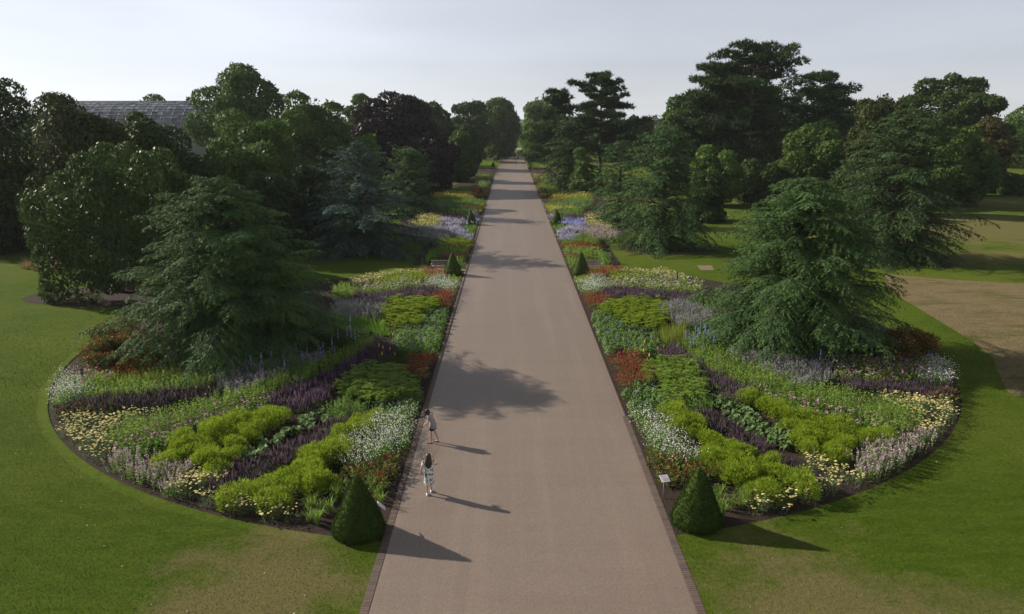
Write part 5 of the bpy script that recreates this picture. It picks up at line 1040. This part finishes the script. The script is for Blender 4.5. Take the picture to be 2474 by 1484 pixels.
def body(J):
    N = [(J['pelvis'], (.125, .10)), (J['waist'], (.105, .085)), (J['chest'], (.135, .095)), (J['neck0'], .055), (J['neck1'], .048), (J['head0'], (.066, .078)), (J['head1'], (.076, .092)), (J['head2'], (.055, .065))]
    E = [(0, 1), (1, 2), (2, 3), (3, 4), (4, 5), (5, 6), (6, 7)]
    N.append((J['nose'], .014)); E.append((5, 8))
    for s in ('l', 'r'):
        a = len(N); N += [(J['sh' + s], .055), (J['el' + s], .040), (J['wr' + s], .026)]; E += [(2, a), (a, a + 1), (a + 1, a + 2)]
        d = np.array(J['wr' + s]) - np.array(J['el' + s]); hand(N, E, a + 2, J['wr' + s], d, J['th' + s])
    for s in ('l', 'r'):
        a = len(N); N += [(J['hip' + s], .088), (J['kn' + s], .056), (J['cf' + s], .052), (J['an' + s], .034), (J['hl' + s], .034), (J['to' + s], .030)]; E += [(0, a), (a, a + 1), (a + 1, a + 2), (a + 2, a + 3), (a + 3, a + 4), (a + 4, a + 5)]
    return N, E
M_skin = plainm('skin', (.52, .33, .25), .5, (.46, .28, .21), 6); M_hair = plainm('dark brown hair', (.030, .018, .013), .45, (.055, .032, .022), 30); M_hairk = plainm('black hair', (.014, .011, .011), .4, (.028, .02, .018), 30)
def floral():
    m, N, L = mat('floral print cotton'); P = N['Principled BSDF']; tx = N.new('ShaderNodeTexCoord'); n1 = nodes_noise(N, L, tx.outputs['Object'], 11, 3, .6); n2 = nodes_noise(N, L, tx.outputs['Object'], 17, 2, .5)
    c = mixc(N, L, ramp(N, L, n1, .54, .57), (.74, .73, .66), (.045, .07, .095)); c = mixc(N, L, ramp(N, L, n2, .60, .63), c, (.07, .11, .075)); L.new(c, P.inputs['Base Color']); P.inputs['Roughness'].default_value = .8; return m
def crease(o, amp, sc_):
    """folds in cloth and strands in hair: push vertices in and out in vertical pleats"""
    for v in o.data.vertices:
        a = math.atan2(v.co.y, v.co.x); k = amp * (math.sin(7 * a + v.co.z * sc_) + .6 * math.sin(13 * a - v.co.z * sc_ * .7)); r = math.hypot(v.co.x, v.co.y)
        if r > 1e-4: v.co.x *= 1 + k; v.co.y *= 1 + k
def sub2(o, lv=1):
    o.modifiers.new('sub', 'SUBSURF').levels = lv; o.modifiers['sub'].render_levels = lv
# woman in the floral dress, walking away
J = dict(pelvis=(0, 0, .90), waist=(0, .01, 1.05), chest=(0, .0, 1.24), neck0=(0, -.01, 1.38), neck1=(0, .01, 1.45), head0=(0, .04, 1.50), head1=(0, .035, 1.57), head2=(0, .03, 1.63), nose=(0, .13, 1.53),
         shl=(-.165, 0, 1.335), ell=(-.27, -.03, 1.08), wrl=(-.33, .06, .87), thl=(0, 1, 0), shr=(.165, 0, 1.335), elr=(.30, .09, 1.16), wrr=(.17, .22, 1.35), thr=(-1, 0, .3),
         hipl=(-.085, 0, .87), knl=(-.08, .06, .48), cfl=(-.075, .02, .34), anl=(-.075, -.02, .10), hll=(-.075, -.04, .05), tol=(-.08, .13, .032), hipr=(.085, 0, .87), knr=(.075, .12, .49), cfr=(.07, .18, .36), anr=(.07, .22, .12), hlr=(.07, .21, .06), tor=(.07, .37, .045))
p = G(1037, 1195); e = empty('person', (p[0], p[1] - .05, .012), .10); tag(e, 'woman with long brown hair in a white and navy floral dress walking away', 'person')
link('body', skin_mesh(*body(J), M_skin, 'body'), e)
V, F = loft([(0, 0, .40, .195, .165, 0), (0, .03, .47, .19, .16, 0), (0, .03, .60, .185, .155, 0), (0, .01, .74, .195, .155, 0), (0, -.01, .86, .205, .155, 0), (0, -.01, .95, .19, .14, 0), (0, 0, 1.05, .155, .115, 0), (0, 0, 1.14, .16, .115, 0), (0, 0, 1.25, .18, .12, 0), (0, -.005, 1.34, .185, .10, 0), (0, -.01, 1.395, .10, .075, 0)], 24)
M_fl = floral(); o = mk('dress', V, F, M_fl, e, smooth=True); crease(o, .022, 9); sub2(o)
for s in (-1, 1):
    sh = np.array(J['shl' if s < 0 else 'shr']); el = np.array(J['ell' if s < 0 else 'elr']); A = Acc(); tube(A, [sh + (el - sh) * t for t in (-.12, .1, .3, .52)], [.072, .075, .070, .072], 12); mk('sleeve', *A.get(), M_fl, e, smooth=True)
V, F = loft([(0, .02, 1.672, .03, .035, 0), (0, .012, 1.655, .070, .085, 0), (0, .0, 1.615, .092, .104, 0), (0, -.012, 1.56, .100, .105, 0), (0, -.03, 1.48, .105, .092, 0), (0, -.055, 1.40, .130, .075, 0), (0, -.085, 1.31, .140, .062, 0), (0, -.105, 1.22, .115, .050, 0), (0, -.115, 1.15, .075, .035, 0), (0, -.115, 1.11, .03, .02, 0)][::-1], 22)
o = mk('hair', V, F, M_hair, e, smooth=True); crease(o, .05, 14); sub2(o)
M_shoe = plainm('white trainers', (.72, .73, .75), .6, (.60, .64, .72), 12)
for s in ('l', 'r'):
    h_ = np.array(J['hl' + s]); t_ = np.array(J['to' + s]); V, F = loft([(h_[0], h_[1] - .03, h_[2] - .01, .03, .03, 0)], 8) if False else loft([((h_ + (t_ - h_) * q)[0], (h_ + (t_ - h_) * q)[1], .0 + zz + h_[2] - .05, rx, ry, 0) for q, zz, rx, ry in ((.45, .0, .045, .135), (.45, .02, .047, .138), (.40, .05, .043, .12), (.25, .085, .038, .075), (.15, .11, .034, .05))], 16); sub2(mk('shoe', V, F, M_shoe, e, smooth=True))
# woman in the grey tunic, bending to the flowers
J = dict(pelvis=(0, 0, .87), waist=(0, .02, 1.00), chest=(0, .08, 1.19), neck0=(0, .15, 1.30), neck1=(0, .195, 1.34), head0=(0, .24, 1.35), head1=(0, .255, 1.415), head2=(0, .24, 1.48), nose=(0, .335, 1.325),
         shl=(-.16, .10, 1.27), ell=(-.19, .13, 1.02), wrl=(-.13, .30, .88), thl=(1, .2, .4), shr=(.16, .10, 1.27), elr=(.20, .10, 1.02), wrr=(.14, .27, .86), thr=(-1, .2, .4),
         hipl=(-.085, -.01, .84), knl=(-.09, .07, .46), cfl=(-.09, .06, .33), anl=(-.09, .06, .09), hll=(-.09, .04, .045), tol=(-.10, .21, .028), hipr=(.085, -.01, .84), knr=(.10, -.04, .46), cfr=(.105, -.12, .33), anr=(.11, -.17, .09), hlr=(.11, -.19, .045), tor=(.12, -.02, .028))
p = G(1046, 1070); e = empty('person', (p[0], p[1], .012), math.radians(78)); tag(e, 'woman in a grey tunic and black shorts bowing her head beside the flowers', 'person')
link('body', skin_mesh(*body(J), M_skin, 'body'), e)
M_tun = plainm('grey jersey', (.30, .275, .275), .85, (.25, .23, .23), 9); M_blk = plainm('black cotton', (.018, .018, .020), .8)
V, F = loft([(0, -.01, .66, .20, .165, 0), (0, -.01, .75, .195, .16, 0), (0, 0, .86, .185, .145, 0), (0, .015, .97, .165, .125, .05), (0, .045, 1.08, .17, .12, .15), (0, .085, 1.19, .18, .115, .3), (0, .115, 1.26, .17, .10, .4), (0, .15, 1.315, .085, .065, .5)], 22); o = mk('tunic', V, F, M_tun, e, smooth=True); crease(o, .02, 8); sub2(o)
for s in (-1, 1):
    sh = np.array(J['shl' if s < 0 else 'shr']); el = np.array(J['ell' if s < 0 else 'elr']); A = Acc(); tube(A, [sh + (el - sh) * t for t in (-.15, .1, .3, .55)], [.066, .070, .066, .070], 12); mk('sleeve', *A.get(), M_tun, e, smooth=True)
    hp = np.array(J['hipl' if s < 0 else 'hipr']); kn = np.array(J['knl' if s < 0 else 'knr']); A = Acc(); tube(A, [hp + (kn - hp) * t for t in (.02, .3, .62)], [.105, .10, .098], 14); mk('shorts_leg', *A.get(), M_blk, e, smooth=True)
for s in ('l', 'r'):
    h_ = np.array(J['hl' + s]); t_ = np.array(J['to' + s]); c_ = h_ + (t_ - h_) * .48; V, F = loft([(c_[0], c_[1], .0, .042, .135, 0), (c_[0], c_[1], .022, .044, .138, 0)], 16); mk('sandal', V, F, M_blk, e)
V, F = loft([(0, .24, 1.522, .03, .03, 0), (0, .232, 1.507, .068, .075, 0), (0, .218, 1.465, .088, .092, -.1), (0, .20, 1.41, .094, .088, -.25), (0, .185, 1.35, .097, .075, -.35), (0, .185, 1.29, .098, .062, -.3), (0, .20, 1.23, .085, .045, -.2)][::-1], 22); o = mk('hair', V, F, M_hairk, e, smooth=True); sub2(o)
for s in (-1, 1):
    A = Acc(); tube(A, [(s * .05, .26, 1.49), (s * .082, .28, 1.41), (s * .085, .285, 1.32), (s * .075, .28, 1.24)], [.03, .034, .03, .012], 8); mk('hair_lock', *A.get(), M_hairk, e, smooth=True)
# people far down the walk
J = dict(pelvis=(0, 0, .92), waist=(0, .01, 1.06), chest=(0, 0, 1.27), neck0=(0, -.01, 1.42), neck1=(0, .01, 1.49), head0=(0, .03, 1.55), head1=(0, .03, 1.62), head2=(0, .02, 1.68), nose=(0, .12, 1.58),
         shl=(-.18, 0, 1.38), ell=(-.23, -.03, 1.12), wrl=(-.22, .06, .90), thl=(0, 1, 0), shr=(.18, 0, 1.38), elr=(.23, -.02, 1.12), wrr=(.22, .09, .91), thr=(0, 1, 0),
         hipl=(-.09, 0, .90), knl=(-.10, .05, .50), cfl=(-.10, .02, .36), anl=(-.11, -.02, .09), hll=(-.11, -.04, .045), tol=(-.12, .13, .03), hipr=(.09, 0, .90), knr=(.10, .02, .50), cfr=(.10, -.05, .36), anr=(.11, -.10, .10), hlr=(.11, -.12, .055), tor=(.12, .05, .03))
bm_far = skin_mesh(*body(J), M_skin, 'body')
top_v = loft([(0, 0, .86, .18, .14, 0), (0, 0, .98, .165, .125, 0), (0, 0, 1.12, .165, .12, 0), (0, 0, 1.28, .195, .125, 0), (0, 0, 1.38, .20, .105, 0), (0, 0, 1.44, .09, .07, 0)], 14); hair_v = loft([(0, .0, 1.44, .075, .06, 0), (0, -.005, 1.52, .088, .085, 0), (0, .005, 1.62, .088, .10, 0), (0, .02, 1.70, .06, .07, 0), (0, .02, 1.725, .02, .02, 0)], 12)
legs_A = Acc()
for s in ('l', 'r'): tube(legs_A, [J['hip' + s], J['kn' + s], J['cf' + s], J['an' + s]], [.11, .078, .07, .06], 10)
PF = [(1208, 390, 'black', 'navy', 'person in a dark top at the edge of the group by the far cones'), (1211, 391, 'grey', 'navy', 'person in a grey top walking with the group by the far cones'), (1214.5, 391.5, 'black', 'khaki', 'person in a black top and pale trousers walking by the far cones'), (1221, 392, 'black', 'white', 'person in a black top and white trousers walking on the far walk'),
      (1240, 388.5, 'black', 'black', 'person all in black crossing the far walk'), (1245.5, 388.5, 'navy', 'black', 'person in navy and black crossing the far walk'), (1244, 398, 'white', 'grey', 'person in a white top and grey trousers alone on the far walk'),
      (1249, 386.5, 'grey', 'black', 'person in grey in the cluster beside the last cone'), (1251.5, 387, 'navy', 'navy', 'person in all navy in the cluster beside the last cone'), (1254, 386.5, 'black', 'navy', 'person in black and navy in the cluster beside the last cone'), (1258, 386, 'plum', 'black', 'person in a plum top in the cluster beside the last cone'), (1261.5, 387, 'black', 'grey', 'person in black and grey beside the last cone')]
CM = {k: plainm(k + ' clothes', c, .85) for k, c in (('black', (.02, .02, .022)), ('navy', (.03, .035, .06)), ('grey', (.22, .22, .23)), ('white', (.65, .65, .66)), ('khaki', (.35, .30, .22)), ('plum', (.10, .03, .09)))}
tops = {}; legs = {}
for k, m in CM.items():
    o = mk('top', *top_v, m, smooth=True); tops[k] = o.data; bpy.data.objects.remove(o); legs[k] = pmesh(*legs_A.get(), m, 'trousers')
o = mk('hair', *hair_v, M_hairk, smooth=True); hair_me = o.data; bpy.data.objects.remove(o)
for (x, y, t_, l_, lb) in PF:
    p = G(x, y); e = empty('person', (p[0], p[1], .012), G_.uniform(0, 6.28)); tag(e, lb, 'person', 'people far down the walk'); link('body', bm_far, e); link('top', tops[t_], e); link('trousers', legs[l_], e); link('hair', hair_me, e)

# ---------------------------------------------------------------- far end and field odds and ends
TB('dark_shrub', 'dark rounded shrub in front of the round lawn at the end of the walk', 1231, 1247, 369, 309, M_bdark, n=1200, Lf=.35, nl=8, seed=71, zb=.02, cat='shrub')
TB('shrub', 'purplish low shrub behind the round lawn at the end of the walk', 1250, 1272, 362, 345, M_copper, n=1200, Lf=.5, nl=8, seed=72, zb=.02, cat='shrub')
hp = [(PCX + 12.6 * math.cos(a), 330 + 9.5 * math.sin(a), a) for a in np.linspace(0, 6.2832, 40, endpoint=False)]; A = Acc(); g = np.random.default_rng(2)
for x, y, a in hp:
    for k in range(60):
        P = np.array([[x + g.uniform(-1, 1), y + g.uniform(-.7, .7), g.uniform(.05, .7)]]); d = rdir(g, 1); A.add(*tri(P, d, perp(g, d), .45, .3))
tag(mk('low_hedge', *A.get(), M_bmid), 'low clipped hedge ringing the round lawn at the end of the walk', 'hedge', kind='stuff')
# long dry grass left on the shaded lawn
drift('V', [(52, 640), (60, 628), (100, 622), (150, 624), (150, 646), (100, 650)], 'blade', .7, leafm('straw grass', (.20, .155, .07), (.28, .22, .10), .3), None, 'tuft of long straw coloured grass on the shaded lawn', cat='grass', name='long_grass')
# fallen leaves and litter on the turf and walk edge
A = Acc(); g = np.random.default_rng(12)
for k in range(130):
    if k % 2: x, y = g.uniform(-26, -4.6), g.uniform(16, 30)
    else: x, y = g.uniform(5.8, 30), g.uniform(16, 32)
    if math.hypot(x - CCX, y - CCY) < CR + .3: continue
    d = nrm(np.array([[g.normal(), g.normal(), .25 * g.normal()]])); A.add(*dia(np.array([[x, y, .03]]), d, nrm(np.cross(d, (0, 0, 1))), g.uniform(.05, .10), g.uniform(.03, .06)))
tag(mk('fallen_leaves', *A.get(), leafm('fallen leaves', (.32, .26, .16), (.50, .45, .34), .2)), 'scattered pale fallen leaves on the lawn', 'leaves', kind='stuff')
# grass blades on the near turf
def turf(x0, x1, y0, y1, sp_):
    g = np.random.default_rng(int(y0 * 10 + x1)); X, Y = np.meshgrid(np.arange(x0, x1, sp_), np.arange(y0, y1, sp_)); P = np.stack([X.ravel(), Y.ravel()], 1) + g.uniform(-.5, .5, (X.size, 2)) * sp_
    zc = P[:, 1] * cp + CAM_H * sp; vis = np.abs(P[:, 0]) < zc * (1260 / FV)
    P = P[vis & (np.hypot(P[:, 0] - CCX, P[:, 1] - CCY) > CR + .03) & ((P[:, 0] < PX0 - .02) | (P[:, 0] > PX1 + .02))]
    n = len(P); keep = g.uniform(size=len(P)) < np.clip((58 - P[:, 1]) / 24, 0, 1); P = P[keep]; n = len(P); d = nrm(np.stack([g.normal(0, .8, n), g.normal(0, .8, n), np.ones(n)], 1)); q = np.stack([P[:, 0], P[:, 1], np.full(n, .0)], 1); return tri(q, d, perp(g, d), g.uniform(.025, .050, n) * (sp_ / .06) ** .5, .020 * (sp_ / .06))
A = Acc()
for bx in ((-32, 32, 17.5, 27, .058), (-40, 40, 27, 36, .078), (-50, 50, 36, 58, .115)): A.add(*turf(*bx))
tag(mk('grass_blades', *A.get(), M_grass), 'short mown grass blades on the near lawn', 'grass', kind='stuff')
# far woods closing the horizon
g = np.random.default_rng(31); A = Acc()
for i in range(110):
    sd = -1 if i % 2 else 1; D_ = g.uniform(330, 520); x = PCX + sd * (26 + g.uniform(0, 1) ** .8 * 330 * D_ / 400); h = g.uniform(13, 19); r = g.uniform(6, 10)
    (V, F), c = crown(g, (x, D_, h * .52), (r, r, h * .48), 9, .42, 620, 1.7, .8); A.add(V, F)
for i in range(26):
    D_ = g.uniform(560, 640); x = -40 + 80 * i / 25; h = g.uniform(9, 13); (V, F), c = crown(g, (x, D_, h * .5), (7, 7, h * .5), 8, .42, 300, 2.2, .8); A.add(V, F)
tag(mk('woodland', *A.get(), M_bdark), 'distant woodland reading as one dark green mass along the horizon', 'woodland', kind='stuff')
# ---------------------------------------------------------------- air
V, F = box_vf(-900, 900, -30, 1500, -4, 45); hz = mk('haze', V, F, None); tag(hz, 'thin pale summer haze over the whole garden', 'haze', kind='stuff')
m = bpy.data.materials.new('summer haze'); m.use_nodes = True; N = m.node_tree.nodes; N.remove(N['Principled BSDF']); pv = N.new('ShaderNodeVolumePrincipled'); pv.inputs['Density'].default_value = .0001
pv.inputs['Color'].default_value = (.86, .90, .95, 1); pv.inputs['Anisotropy'].default_value = .2; m.node_tree.links.new(pv.outputs[0], N['Material Output'].inputs['Volume']); hz.data.materials.append(m)
